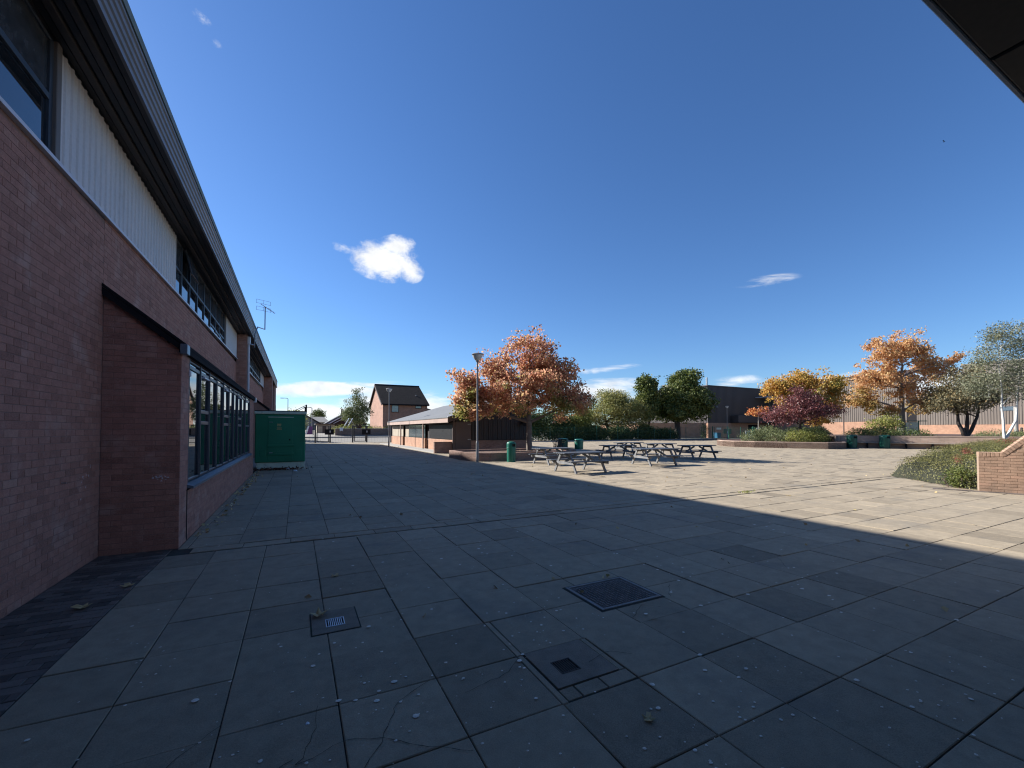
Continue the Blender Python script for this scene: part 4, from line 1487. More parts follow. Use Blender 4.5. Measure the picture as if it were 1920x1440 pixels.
def tree(name, label, cat, base, trunk_h, r0, lobes, nclus, per, leaf, m_leaf, m_bark, seed, group=None, limbs=9, crad=0.34, gap=0.33, gs=0.55,
         axis_top=0.85, stems=None, twig_r=0.012, flat=0.5, up=0.35, aspect=0.6, trunk_n=8, droop=0.0, shell=2.4):
    random.seed(seed)
    t = thing(name, label, cat, base, group=group)
    B = Vector(base)
    cl = [B + p for p in sample_lobes(lobes, nclus, seed, gap, gs, shell)]
    top = max(p.z for p in cl)
    mb = MB()
    nodes = []                                         # (point, radius) along wood

    def limb(pts, ra, rb, n=6):
        k = len(pts)
        rad = [ra + (rb - ra) * (i / (k - 1)) ** 0.8 for i in range(k)]
        mb.tube(pts, rad, n)
        for p, r in zip(pts, rad):
            nodes.append((p, r))

    def curve(p, q, n=6, bend=0.12, rise=0.18):
        L = (q - p).length
        mid = (p + q) / 2 + Vector((random.gauss(0, bend) * L * .5, random.gauss(0, bend) * L * .5, -rise * L * 0.5 if rise < 0 else rise * L * 0.35))
        out = []
        for i in range(n + 1):
            s = i / n
            out.append(p * (1 - s) ** 2 + mid * 2 * s * (1 - s) + q * s * s + Vector((random.gauss(0, .012), random.gauss(0, .012), 0)) * L * (1 if 0 < i < n else 0))
        return out

    stem_list = stems or [((0, 0), (0, 0), 1.0)]
    for (ox, oy), (lx, ly), k in stem_list:
        p0 = B + Vector((ox, oy, -0.05))
        p1 = B + Vector((ox + lx * 0.5, oy + ly * 0.5, trunk_h))
        p2 = B + Vector((ox + lx + random.gauss(0, .1), oy + ly + random.gauss(0, .1), trunk_h + (top - B.z - trunk_h) * axis_top * k))
        pts = [p0, p0 + Vector((0, 0, 0.12)), p0 + (p1 - p0) * 0.5 + Vector((random.gauss(0, .03), random.gauss(0, .03), 0)), p1]
        up_pts = curve(p1, p2, 6, 0.10, 0.0)[1:]
        allp = pts + up_pts
        rad = [r0 * 1.45, r0 * 1.12, r0, r0 * 0.92] + [r0 * (0.8 - 0.72 * (i + 1) / len(up_pts)) for i in range(len(up_pts))]
        rad = [r * (0.75 + 0.25 * k) for r in rad]
        mb.tube(allp, rad, trunk_n)
        for p, r in zip(allp[3:], rad[3:]):
            nodes.append((p, r))
        axis_nodes = list(zip(allp[3:], rad[3:]))
        picks = random.sample(cl, min(limbs, len(cl)))
        for q in picks:
            zt = min(q.z - 0.35 * (Vector((q.x, q.y, 0)) - Vector((p1.x, p1.y, 0))).length, p2.z)
            a = min(axis_nodes, key=lambda e: abs(e[0].z - max(zt, p1.z)))
            limb(curve(a[0], q, 6, 0.16, 0.25), max(a[1] * 0.62, 0.03), 0.014, 6)
    order = sorted(cl, key=lambda p: (p - B).length)
    for q in order:
        i = min(range(len(nodes)), key=lambda i: (nodes[i][0] - q).length_squared + (0.4 if nodes[i][0].z > q.z + .3 else 0))
        p, r = nodes[i]
        mid = (p + q) / 2 + Vector((random.gauss(0, .06), random.gauss(0, .06), random.gauss(0.03, .05)))
        rr = min(r * 0.7, twig_r * (1 + (p - q).length * .8))
        mb.tube([p, mid, q], [rr, rr * 0.75, rr * 0.35], 3, cap=False)
        nodes.append((mid, rr * .75))
        nodes.append((q, rr * .5))
    mb.build('trunk', m_bark, t, smooth=True)
    cen = []
    for q in cl:
        k = max(3, int(per * random.uniform(0.55, 1.4)))
        s = crad * random.uniform(0.65, 1.25)
        d = np.clip(rng.normal(size=(k, 3)), -1.7, 1.7) * np.array([s, s, s * 0.62])
        if droop:
            d[:, 2] -= droop * np.abs(d[:, 0] + d[:, 1])
        cen.append(d + np.array(q))
    add_mesh('crown', leaf_mesh('crown', np.concatenate(cen), leaf, m_leaf, flat, up, aspect), t, 'stuff')
    return t


def bush(name, label, cat, base, lobes, n, leaf, m_leaf, seed, group=None, gap=0.2, gs=0.9, m_core=None, up=0.5, aspect=0.5, stems=6, shell=5.0, flat=0.7):
    random.seed(seed)
    t = thing(name, label, cat, base, group=group)
    B = Vector(base)
    cl = [B + p for p in sample_lobes(lobes, n // 7, seed, gap, gs, shell)]
    cl = [p for p in cl if p.z > B.z + 0.02]
    mb = MB()
    for q in random.sample(cl, min(stems * len(lobes), len(cl))):
        p = Vector((B.x + (q.x - B.x) * .8 + random.gauss(0, .05), B.y + (q.y - B.y) * .8, B.z - .03))
        mb.tube([p, (p + q) / 2 + Vector((random.gauss(0, .05), random.gauss(0, .05), .05)), q], [0.022, 0.014, 0.005], 4)
    mb.build('stem', M_twig, t, kind='stuff')
    cen = [rng.normal(size=(7, 3)) * leaf * 1.1 + np.array(p) for p in cl]
    add_mesh('foliage', leaf_mesh('foliage', np.concatenate(cen), leaf, m_leaf, flat, up, aspect), t, 'stuff')
    return t


M_bark = mat('grey_brown_bark', (0.19, 0.155, 0.125), 0.9, 0.3, 4, fine=0.4, fscale=30, bump=0.01, bscale=25)
M_darkbark = mat('dark_bark', (0.055, 0.045, 0.038), 0.9, 0.3, 5, bump=0.008, bscale=25)
M_greybark = mat('pale_grey_bark', (0.27, 0.25, 0.22), 0.9, 0.25, 5, fine=0.3, bump=0.006, bscale=25, dirt=((0.10, 0.09, 0.07), 5, 0.58, 0.6))
M_birch = mat('white_birch_bark', (0.58, 0.55, 0.49), 0.7, 0.1, 6, dirt=((0.04, 0.035, 0.03), 7, 0.66, 0.8))
M_twig = mat('twig', (0.12, 0.085, 0.065), 0.9, 0.3, 8)

GREENS = [(0.0, (0.06, 0.085, 0.02)), (0.5, (0.13, 0.155, 0.035)), (1.0, (0.22, 0.23, 0.06))]
L_maple = leaf_mat('coral_maple_leaf', [(0.0, (0.25, 0.14, 0.075)), (0.28, (0.52, 0.23, 0.14)), (0.55, (0.72, 0.37, 0.23)), (0.85, (0.70, 0.44, 0.24)), (1.0, (0.52, 0.41, 0.15))],
                   ([(0.0, (0.15, 0.18, 0.045)), (0.5, (0.30, 0.30, 0.08)), (1.0, (0.54, 0.40, 0.15))], 0.60), 0.55, pscale=0.6, low=(2.2, 5.4))
L_amber = leaf_mat('amber_maple_leaf', [(0.0, (0.36, 0.20, 0.09)), (0.3, (0.60, 0.31, 0.14)), (0.65, (0.76, 0.45, 0.21)), (1.0, (0.68, 0.50, 0.22))],
                   ([(0.0, (0.22, 0.19, 0.06)), (0.5, (0.44, 0.32, 0.11)), (1.0, (0.60, 0.38, 0.15))], 0.56), 0.5, pscale=0.4, low=(3.0, 8.0))
L_yellow = leaf_mat('yellow_maple_leaf', [(0.0, (0.286, 0.195, 0.039)), (0.4, (0.572, 0.325, 0.065)), (0.75, (0.676, 0.351, 0.091)), (1.0, (0.572, 0.442, 0.117))],
                    ([(0.0, (0.078, 0.104, 0.019)), (0.5, (0.195, 0.195, 0.039)), (1.0, (0.494, 0.364, 0.078))], 0.53), 0.38, pscale=0.45)
L_purple = leaf_mat('purple_plum_leaf', [(0.0, (0.075, 0.029, 0.028)), (0.5, (0.172, 0.052, 0.052)), (0.85, (0.299, 0.103, 0.098)), (1.0, (0.414, 0.207, 0.172))], None, 0.28, 0.4)
L_orange = leaf_mat('orange_sapling_leaf', [(0.0, (0.420, 0.120, 0.036)), (0.5, (0.696, 0.228, 0.072)), (1.0, (0.660, 0.396, 0.144))], None, 0.3)
L_dark = leaf_mat('dark_green_leaf', GREENS, ([(0.0, (0.029, 0.052, 0.011)), (1.0, (0.086, 0.115, 0.023))], 0.5), 0.25)
L_olive = leaf_mat('olive_willow_leaf', [(0.0, (0.159, 0.159, 0.041)), (0.5, (0.282, 0.262, 0.075)), (1.0, (0.432, 0.375, 0.141))],
                   ([(0.0, (0.112, 0.150, 0.038)), (1.0, (0.282, 0.320, 0.084))], 0.52), 0.25)
L_lime = leaf_mat('yellow_green_leaf', [(0.0, (0.150, 0.180, 0.037)), (0.6, (0.285, 0.300, 0.068)), (1.0, (0.420, 0.360, 0.105))], None, 0.3)
L_hedge = leaf_mat('hedge_leaf', [(0.0, (0.033, 0.057, 0.017)), (0.6, (0.075, 0.108, 0.027)), (1.0, (0.165, 0.180, 0.045))], None, 0.2)
L_birch = leaf_mat('birch_leaf', [(0.0, (0.10, 0.11, 0.06)), (0.5, (0.20, 0.205, 0.115)), (1.0, (0.32, 0.31, 0.20))], None, 0.25)
L_brown = leaf_mat('bronze_olive_leaf', [(0.0, (0.085, 0.078, 0.04)), (0.5, (0.16, 0.14, 0.07)), (0.85, (0.24, 0.19, 0.09)), (1.0, (0.40, 0.26, 0.10))], None, 0.25)
L_cot = leaf_mat('cotoneaster_leaf', [(0.0, (0.085, 0.088, 0.024)), (0.5, (0.165, 0.155, 0.045)), (1.0, (0.27, 0.24, 0.08))],
                 ([(0.0, (0.10, 0.075, 0.035)), (1.0, (0.19, 0.15, 0.08))], 0.58), 0.15, pscale=0.9)
L_red = leaf_mat('red_cotoneaster_leaf', [(0.0, (0.16, 0.04, 0.03)), (0.6, (0.30, 0.07, 0.05)), (1.0, (0.30, 0.15, 0.07))], None, 0.2)
L_soft = leaf_mat('soft_green_leaf', [(0.0, (0.078, 0.098, 0.039)), (0.5, (0.156, 0.182, 0.072)), (1.0, (0.260, 0.273, 0.117))], None, 0.25)

# the orange maple in the planter
tree('maple_tree', 'spreading maple with coral and green autumn leaves growing in the brick planter', 'tree', (13.0, 23.2, 0.33), 1.75, 0.18,
     [((0.0, 0.0, 3.9), (3.3, 3.3, 1.9), 5), ((-2.6, 1.3, 3.3), (2.2, 2.0, 1.5), 2.6), ((1.75, -1.0, 3.3), (1.9, 1.9, 1.6), 2.0), ((-0.1, 0.0, 5.9), (1.9, 1.9, 1.75), 2.3),
      ((-3.7, 1.9, 4.4), (1.1, 1.1, 1.0), 0.7), ((1.6, -0.8, 5.2), (1.4, 1.4, 1.1), 1.0), ((-1.8, 0.9, 5.2), (1.5, 1.5, 1.2), 1.1), ((-3.5, 1.7, 2.9), (1.5, 1.5, 1.1), 1.4), ((-3.3, 1.6, 4.1), (1.5, 1.5, 1.1), 1.2), ((2.4, -1.3, 2.7), (1.6, 1.6, .9), 1.0), ((.9, -.4, 4.9), (2.2, 2.2, 1.3), 1.0)],
     1050, 36, 0.145, L_maple, M_bark, 21, limbs=18, crad=0.24, gap=0.50, gs=0.85, aspect=0.85, shell=3.0)

# right hand group
tree('yellow_maple', 'yellow and orange maple behind the purple leaved tree in the curved planter', 'tree', (46.6, 25.6, 0.5), 2.2, 0.20,
     [((-0.3, 0.2, 5.4), (3.0, 3.0, 1.5), 4), ((-2.2, 1.2, 5.3), (1.7, 1.7, 1.2), 1.5), ((1.0, -0.5, 6.6), (1.9, 1.9, 1.2), 1.6), ((2.6, -1.6, 5.6), (1.8, 1.8, 1.3), 1.6), ((2.7, -1.5, 4.0), (1.8, 1.8, 1.1), 1.2), ((0.2, 0, 3.9), (2.8, 2.8, 1.4), 2.0), ((1.6, -.8, 2.2), (2.0, 2.0, .8), .8)],
     460, 36, 0.18, L_yellow, M_bark, 31, limbs=12, crad=0.30, gap=0.45, aspect=0.85)
tree('purple_plum_tree', 'low spreading purple leaved tree in the curved planter', 'tree', (42.3, 23.35, 0.5), 1.1, 0.16,
     [((0.1, 0, 2.7), (2.6, 2.6, 1.2), 4), ((-2.0, 1.0, 2.5), (1.6, 1.5, 1.0), 1.5), ((2.2, -1.2, 2.9), (1.6, 1.5, 0.8), 1.4), ((-0.5, 0.2, 3.9), (1.2, 1.2, 0.9), 1.2), ((1.0, -.5, 3.7), (1.2, 1.2, .7), .8), ((-.2, .1, 4.4), (1.1, 1.1, .9), .8), ((0.1, 0, 3.5), (2.2, 2.2, 1.2), 2)],
     400, 36, 0.14, L_purple, M_darkbark, 33, limbs=12, crad=0.25, gap=0.30, aspect=0.6)
tree('orange_sapling', 'thin sapling with pale stem and a few orange leaves at the planter end', 'tree', (44.7, 28.9, 0.45), 2.75, 0.06,
     [((-0.4, 0.2, 3.0), (0.95, 0.9, 0.55), 2), ((0.35, -0.2, 3.2), (0.7, 0.7, 0.55), 1.0)], 60, 12, 0.17, L_orange, M_greybark, 35, limbs=10, crad=0.16, gap=0.3, twig_r=0.014, axis_top=1.25)
tree('amber_maple', 'tallest amber orange maple with pale limbs above the bench wall', 'tree', (58.5, 21.85, 0.95), 2.6, 0.30,
     [((0.3, -0.1, 8.6), (3.0, 3.0, 2.3), 3.2), ((-3.0, 1.5, 5.8), (2.6, 2.6, 1.7), 2.3), ((0.0, 0.0, 5.5), (3.2, 3.2, 1.9), 2.2), ((2.8, -1.5, 7.2), (2.4, 2.4, 1.5), 1.8), ((3.4, -1.9, 4.6), (2.4, 2.4, 1.1), 1.1),
      ((-4.0, 2.0, 3.9), (2.0, 2.0, 0.9), 1.1), ((0.8, -0.3, 10.3), (1.7, 1.7, 1.6), 1.1), ((-1.8, 1.0, 3.0), (2.0, 2.0, 1.0), 0.8), ((-1.7, .9, 9.4), (1.6, 1.6, 1.4), .9), ((4.3, -2.2, 8.7), (1.3, 1.3, .9), .6), ((-2.0, 1.0, 7.6), (2.3, 2.3, 1.8), 1.5), ((1.6, -.8, 3.2), (2.2, 2.2, 1.0), .8)],
     760, 32, 0.20, L_amber, M_greybark, 37, limbs=22, crad=0.30, gap=0.52, gs=0.7, aspect=0.8)
tree('bronze_tree', 'many stemmed tree with dark trunk and thin bronze olive leaves, left of the birch', 'tree', (59.0, 17.1, 0.95), 1.3, 0.17,
     [((0.0, 0, 4.2), (3.6, 3.6, 2.1), 4), ((-1.6, .8, 3.3), (2.4, 2.4, 1.3), 1.4), ((2.4, -1.2, 4.6), (2.2, 2.2, 1.7), 1.4), ((0.4, -0.2, 6.0), (1.9, 1.9, 1.2), 1.0)],
     500, 34, 0.18, L_brown, M_darkbark, 39, limbs=9, crad=0.36, gap=0.36, stems=[((-.1, .06), (-1.0, .5), .8), ((0.05, -0.02), (0.3, -.15), 1.0), ((0.14, -.08), (1.3, -.65), .75)], aspect=0.6)
tree('silver_birch', 'silver birch with forked white trunk at the right edge behind the shrubs', 'tree', (47.6, 11.7, 0.82), 1.5, 0.085,
     [((0.2, -0.1, 6.3), (1.9, 1.9, 2.2), 2.6), ((0.9, -0.5, 4.5), (2.1, 2.1, 1.6), 2.2), ((-1.3, 0.7, 4.6), (1.6, 1.6, 1.5), 1.3), ((1.4, -.7, 7.6), (1.3, 1.3, 1.6), 1.3), ((-.2, 0.1, 8.1), (1.1, 1.1, 1.1), 0.9), ((-1.6, .8, 6.2), (1.0, 1.0, 1.0), .5)],
     620, 27, 0.115, L_birch, M_birch, 41, limbs=14, crad=0.30, gap=0.36, gs=0.8, stems=[((0, 0), (-.12, .06), 1.0), ((0.05, -0.02), (1.5, -.75), .85)], twig_r=0.008, droop=0.25, flat=0.9, up=0.15)

# far trees and hedge beyond the green fence
tree('broadleaf_tree', 'big round dark green tree beyond the green fence', 'tree', (58.2, 52.0, 0.0), 3.0, 0.5,
     [((0.9, -0.4, 7.0), (4.7, 4.7, 3.6), 5), ((3.2, -1.6, 6.2), (3.0, 3.0, 3.0), 2), ((-1.9, 1.0, 5.4), (3.0, 3.0, 2.5), 1.6), ((1.3, -.6, 10.2), (3.0, 3.0, 1.9), 1.8), ((0.6, -.2, 4.7), (4.3, 4.3, 1.8), 2.4)],
     760, 40, 0.36, L_dark, M_darkbark, 43, limbs=10, crad=0.46, gap=0.2, gs=0.45, aspect=0.7)
tree('narrow_tree', 'narrow green tree standing against the left of the round dark tree', 'tree', (52.8, 53.3, 0.0), 2.2, 0.28,
     [((-0.2, 0.1, 6.6), (2.2, 2.2, 3.9), 3), ((-0.3, 0.1, 9.4), (1.6, 1.6, 1.5), 1)],
     330, 36, 0.36, L_dark, M_darkbark, 45, limbs=8, crad=0.44, gap=0.2, aspect=0.7)
tree('willow_tree', 'broad olive green willow like tree behind the fence, left of the dark trees', 'tree', (46.0, 54.0, 0.0), 1.4, 0.3,
     [((0.3, 0, 4.4), (5.4, 4.5, 2.9), 5), ((-0.2, 0, 6.5), (3.5, 3.0, 1.8), 2.2), ((3.6, -1.6, 4.0), (3.0, 2.8, 2.8), 1.8), ((-4.4, 2.0, 3.2), (2.6, 2.4, 2.0), 1.5)],
     820, 40, 0.28, L_olive, M_darkbark, 47, limbs=12, crad=0.48, gap=0.26, flat=0.9, up=0.1, aspect=0.4, stems=[((-.2, 0), (-1.6, .3), .8), ((.2, 0), (1.2, -.2), .95)])
bush('lime_bush', 'yellow green leafy bush beside the fence between the maple and the willow', 'bush', (38.2, 52.8, 0), [((0, 0, 1.9), (2.4, 1.8, 2.5), 2), ((0.7, -.3, 3.6), (1.4, 1.2, 1.2), 1)], 8500, 0.26, L_lime, 49, gap=0.25)
bush('hedge_bush', 'dark hedge bush beyond the fence behind the maple trunk', 'bush', (31.0, 52.9, 0), [((-2.4, 0, 2.2), (3.2, 1.8, 2.6), 2), ((2.2, .2, 2.2), (3.4, 1.8, 2.6), 2), ((5.0, 0, 1.9), (2.4, 1.6, 2.3), 1)], 24000, 0.26, L_hedge, 51, gap=0.2)
for k, (x, y, s, lab) in enumerate(((35.2, 51.0, 1.0, 'low dark shrub along the fence under the yellow green bush'), (39.8, 51.0, 1.1, 'low dark shrub along the fence under the left of the willow'),
                                    (44.8, 51.0, 1.15, 'low dark shrub along the fence under the right of the willow'), (49.8, 51.0, 1.1, 'low dark shrub along the fence under the narrow tree'),
                                    (54.4, 51.2, 0.85, 'low dark shrub along the fence by the round tree trunk'))):
    bush('fence_shrub', lab, 'bush', (x, y, 0), [((0, 0, 0.8 * s), (2.8, 1.2, 1.25 * s), 1)], 7000, 0.24, L_hedge, 53 + k, 'dark shrubs along the fence', gap=0.12)
bush('bare_shrub', 'small nearly leafless pinkish shrub beside the green bins', 'bush', (18.9, 28.9, 0), [((0, 0, 0.75), (0.6, 0.6, 0.75), 1)], 260, 0.06, L_soft, 60, stems=34)
bush('fence_shrub', 'twiggy pale shrub climbing the brick corner beside the green gate', 'bush', (63.6, 50.9, 0), [((0, 0, 1.4), (0.9, 0.7, 1.5), 1)], 900, 0.16, L_hedge, 61, 'dark shrubs along the fence')

# shrubs in the curved planter and along the bed
bush('planter_shrub', 'grey green rounded shrub at the left end of the curved planter', 'bush', (40.6, 25.2, 0.5), [((0, 0, 0.5), (1.8, 1.5, 1.1), 2), ((-1.3, .9, .3), (1.3, 1.1, .8), 1), ((-.6, -1.2, .3), (1.3, 1.1, .7), 1)], 10000, 0.11, L_soft, 62, 'shrubs in the curved planter')
bush('planter_shrub', 'yellow green shrub spilling over the planter edge under the purple tree', 'bush', (41.0, 22.6, 0.5), [((0, 0, 0.35), (1.8, 1.2, 0.8), 2), ((1.2, -.8, .3), (1.2, 1.0, .7), 1)], 8000, 0.10, L_lime, 63, 'shrubs in the curved planter')
bush('planter_shrub', 'dark evergreen shrub at the right end of the curved planter behind the bin', 'bush', (44.2, 22.9, 0.5), [((0, 0, 0.5), (1.7, 1.1, 0.95), 2), ((1.1, .8, .5), (1.7, 1.2, 1.0), 1), ((-.8, 1.2, .6), (1.6, 1.2, 1.0), 1)], 9000, 0.11, L_hedge, 64, 'shrubs in the curved planter')
bush('ground_shrub', 'low clipped shrubs on top of the bench wall left of the amber maple', 'bush', (49.6, 20.4, 0.98), [((-2.4, 0.2, 0.2), (1.6, 1.5, 0.62), 1), ((-.8, -2.6, 0.2), (1.6, 1.8, 0.55), 1), ((1.2, .4, .25), (2.2, 1.8, .6), 1)], 9000, 0.11, L_hedge, 65)
bush('golden_shrub', 'golden green shrub under the amber maple', 'bush', (54.6, 22.0, 0.95), [((0, 0, 0.8), (1.9, 1.6, 1.25), 2), ((0.8, -.4, 1.5), (1.2, 1.1, 0.9), 1)], 3800, 0.17, L_lime, 66, gap=0.3)
bush('ground_conifer', 'flat spreading conifer on the bed in front of the bronze tree', 'bush', (53.5, 13.2, 0.98), [((0, 0, 0.1), (2.6, 2.2, 0.5), 1), ((2.2, -1.6, 0.15), (2.4, 2.0, 0.5), 1)], 8000, 0.10, L_soft, 67)

# the near bank of creeping shrubs
def bank_top(x, y):
    A = np.array([18.75, 7.3])
    dw = (x - A[0]) * 0.76 + (y - A[1]) * -0.65
    yn = A[1] + 0.166 * (x - A[0])
    dn = yn - y
    z = 0.50 + 0.48 * (1 - np.exp(-np.maximum(x - 18.2, 0) / 4.2))
    z = z + 0.50 * sst(dw, 0.2, 1.7) * sst(6.4 - y, 0, 1.5) * sst(22 - x, 0, 4)
    z = z + 0.09 * np.sin(x * 2.3 + y * 1.1) * np.cos(y * 2.9 - x * .7)
    return z * np.sqrt(sst(dw, -0.05, 0.28)) * np.sqrt(sst(dn, -0.1, 0.3)), dw, dn


xs = rng.uniform(16.2, 47, 420000)
ys = rng.uniform(2.2, 12.6, 420000)
keep_p = np.clip(7.0 / (xs - 9.5), 0.12, 1.0)
zt, dw, dn = bank_top(xs, ys)
msk = (zt > 0.03) & (rng.uniform(size=len(xs)) < keep_p) & (dw > -0.05) & (dn > -0.1)
# nothing inside or in front of the flank wall
ul = (xs - WP[0]) * cw + (ys - WP[1]) * sw
vl = -(xs - WP[0]) * sw + (ys - WP[1]) * cw
msk &= ~((ul > -0.03) & (vl < 0.36))
xs, ys, zt = xs[msk], ys[msk], zt[msk]
e = 0.05
zx = (bank_top(xs + e, ys)[0] - zt) / e
zy = (bank_top(xs, ys + e)[0] - zt) / e
nr = np.stack([-zx, -zy, np.ones_like(zx)], 1)
nr /= np.linalg.norm(nr, axis=1, keepdims=True)
depth = rng.uniform(0, 1, len(xs)) ** 1.5 * 0.22
cc = np.stack([xs, ys, zt], 1) - nr * depth[:, None] * np.minimum(1, zt / 0.2)[:, None] + rng.normal(size=(len(xs), 3)) * 0.03
cc[:, 2] = np.maximum(cc[:, 2], 0.012)
bank = thing('creeping_shrubs', 'mound of low creeping cotoneaster sloping down to the slabs beside the buff brick wall', 'shrubs', (18.7, 6.8, 0))
sz = 0.046
add_mesh('foliage', leaf_mesh('foliage', cc, sz * 1.0, L_cot, 0.8, 0.2, 0.5, nr), bank, 'stuff')
ax = np.linspace(16.0, 47, 125)
ay = np.linspace(2.0, 12.8, 55)
AX, AY = np.meshgrid(ax, ay)
AZ, DW, DN = bank_top(AX, AY)
AZ = AZ * 0.80 - 0.06
UL = (AX - WP[0]) * cw + (AY - WP[1]) * sw
VL = -(AX - WP[0]) * sw + (AY - WP[1]) * cw
AZ[(UL > -0.1) & (VL < 0.36)] = -0.2
m = MB()
m.v = [tuple(p) for p in np.stack([AX.ravel(), AY.ravel(), AZ.ravel()], 1).tolist()]
nx = len(ax)
m.f = [(j * nx + i, j * nx + i + 1, (j + 1) * nx + i + 1, (j + 1) * nx + i) for j in range(len(ay) - 1) for i in range(nx - 1)]
m.tone = [0.5] * len(m.f)
m.mi = [0] * len(m.f)
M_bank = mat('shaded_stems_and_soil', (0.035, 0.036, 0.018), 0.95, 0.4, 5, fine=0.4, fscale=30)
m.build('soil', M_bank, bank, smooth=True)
# soil and dead leaves along its foot
m = MB()
for k in range(700):
    f = random.random()
    px, py = 18.9 + (16.35 - 18.9) * f, 7.35 + (4.62 - 7.35) * f
    d = random.gauss(0, 0.10)
    px, py = px - 0.76 * abs(d), py + 0.65 * abs(d)
    s, a = random.uniform(0.01, 0.03), random.random() * 6.28
    zz = random.uniform(0.004, 0.02)
    m.add([(px, py, zz), (px + s * math.cos(a), py + s * math.sin(a), zz + .004), (px + s * math.cos(a + .8), py + s * math.sin(a + .8), zz + .006)], [(0, 1, 2)])
tag(m.build('leaf_litter', M_soil), 'brown dead leaves and soil along the foot of the creeping shrubs', kind='stuff')
bush('red_cotoneaster', 'bright red leaved creeping shrub pressed against the end of the buff brick wall', 'bush', (17.0, 5.05, 0.1),
     [((0.05, -0.12, 0.93), (0.20, 0.12, 0.10), 1.0), ((-0.12, 0.03, 0.72), (0.13, 0.08, 0.12), 0.7), ((0.80, -.75, 1.24), (.40, .25, .07), 1.0)], 520, 0.032, L_red, 70, stems=0)
bush('laurel_shrub', 'glossy dark green shrub between the creeping mound and the buff wall', 'bush', (16.75, 4.95, 0.0), [((0.05, 0.05, 0.28), (0.42, 0.36, 0.34), 1)], 1700, 0.06, L_dark, 71, gap=0.1)

# weeds in a paving joint
m = MB()
for k in range(46):
    x, y = 10.35 + random.gauss(0, .16), 7.06 + random.gauss(0, .03)
    a, l = random.random() * 6.28, random.uniform(0.05, 0.14)
    dx, dy = math.cos(a) * l, math.sin(a) * l
    m.add([(x, y, 0), (x + dx * .5 - dy * .08, y + dy * .5 + dx * .08, l * .5), (x + dx, y + dy, l * .35), (x + dx * .5 + dy * .08, y + dy * .5 - dx * .08, l * .45)], [(0, 1, 2, 3)])
tag(m.build('weed', L_lime), 'small tuft of weeds growing in the joint at the shadow edge', 'weed')

# ------------------------------------------------------------------ green mesh fence, gates and what stands behind it
M_gfence = mat('green_fence_steel', (0.010, 0.10, 0.062), 0.42, 0.1, 3)
M_dgate = mat('dark_gate_steel', (0.042, 0.040, 0.040), 0.45, 0.15, 3)
M_sign = mat('pale_sign', (0.62, 0.64, 0.50), 0.5, 0.05, 2)
M_notice = mat('white_notice', (0.70, 0.72, 0.74), 0.5, 0.05, 2)
M_blue = mat('blue_sign', (0.03, 0.13, 0.22), 0.4, 0.1, 2)
M_kerb = mat('kerb_concrete', (0.30, 0.285, 0.26), 0.9, 0.12, 2, fine=0.2)

YF = 49.5


def mesh_panel(mb, x0, x1, y, z0, z1, dx, dz, r=0.0028):
    x = x0 + dx / 2
    while x < x1:
        mb.box(x - r, x + r, y - r, y + r, z0, z1)
        x += dx
    z = z0
    while z <= z1 + .01:
        mb.box(x0, x1, y - r * 1.5, y + r * 1.5, z - r * 1.6, z + r * 1.6)
        z += dz


t = thing('mesh_fence', 'green weldmesh fence on posts across the back of the plaza', 'fence', (27, YF, 0))
posts = [26.9, 31.0, 35.1, 39.0, 42.9, 46.9, 50.3, 53.8, 57.4, 61.2, 63.8]
posts2 = [68.0, 71.4, 74.6]
for seg in (posts, posts2):
    for a in seg:
        MB().bbox(a - 0.035, a + 0.035, YF - 0.03, YF + 0.03, -0.02, 2.1, 0.008).build('post', M_gfence, t)
    for a, c in zip(seg[:-1], seg[1:]):
        m = MB()
        mesh_panel(m, a + .04, c - .04, YF, 0.1, 2.0, 0.2, 0.2)
        m.build('mesh_panel', M_gfence, t)
tag(MB().bbox(27, 63.7, YF - 0.75, YF - 0.5, -0.02, 0.11, 0.015).build('kerb', M_kerb), 'concrete kerb along the foot of the green fence', kind='structure')

for (x0, x1, lab) in ((63.95, 67.8, 'left green framed gate in the far fence with a pale sign'), (74.9, 78.6, 'right green framed gate in the far fence partly hidden by the planter shrub')):
    t = thing('green_gate', lab, 'gate', (x0, YF, 0), group='green gates in the fence')
    for a in (x0, x1):
        MB().bbox(a - 0.06, a + 0.06, YF - 0.06, YF + 0.06, -0.02, 2.2, 0.01).build('gate_post', M_gfence, t)
    f = MB()
    a, c = x0 + 0.35, x1 - 0.1
    f.bbox(a, a + .08, YF - .03, YF + .03, 0.1, 2.12, .008).bbox(c - .08, c, YF - .03, YF + .03, 0.1, 2.12, .008)
    f.bbox(a + .08, c - .08, YF - .03, YF + .03, 2.04, 2.12, .008).bbox(a + .08, c - .08, YF - .03, YF + .03, 0.1, 0.18, .008)
    f.build('gate_frame', M_gfence, t)
    m = MB()
    mesh_panel(m, a + .08, c - .08, YF, 0.18, 2.04, 0.2, 0.2)
    m.build('mesh_panel', M_gfence, t)
    MB().bbox(a + 0.55, a + 1.75, YF - .06, YF - .034, 1.62, 1.96, .005).build('sign_plate', M_sign, t)
    MB().bbox(c - 1.0, c + .1, YF - .065, YF - .034, 0.9, 1.75, .005).build('lock_plate', M_gfence, t)
    MB().bbox(c - .02, c + .08, YF - .085, YF - .066, 1.0, 1.3, .005).build('lock_case', M_notice, t)
t = thing('green_cabinet', 'small green metal box on a post beside the green gate', 'cabinet', (68.9, 49.9, 0))
MB().bbox(68.4, 69.3, 49.8, 50.2, 0.85, 1.75, .02).build('box', M_gfence, t)
MB().bbox(68.8, 68.9, 49.95, 50.05, 0, 0.85, .01).build('post', M_gfence, t)
t = thing('blue_waste_bin', 'blue wheeled waste bin standing behind the green gate', 'waste bin', (66.6, 50.6, 0))
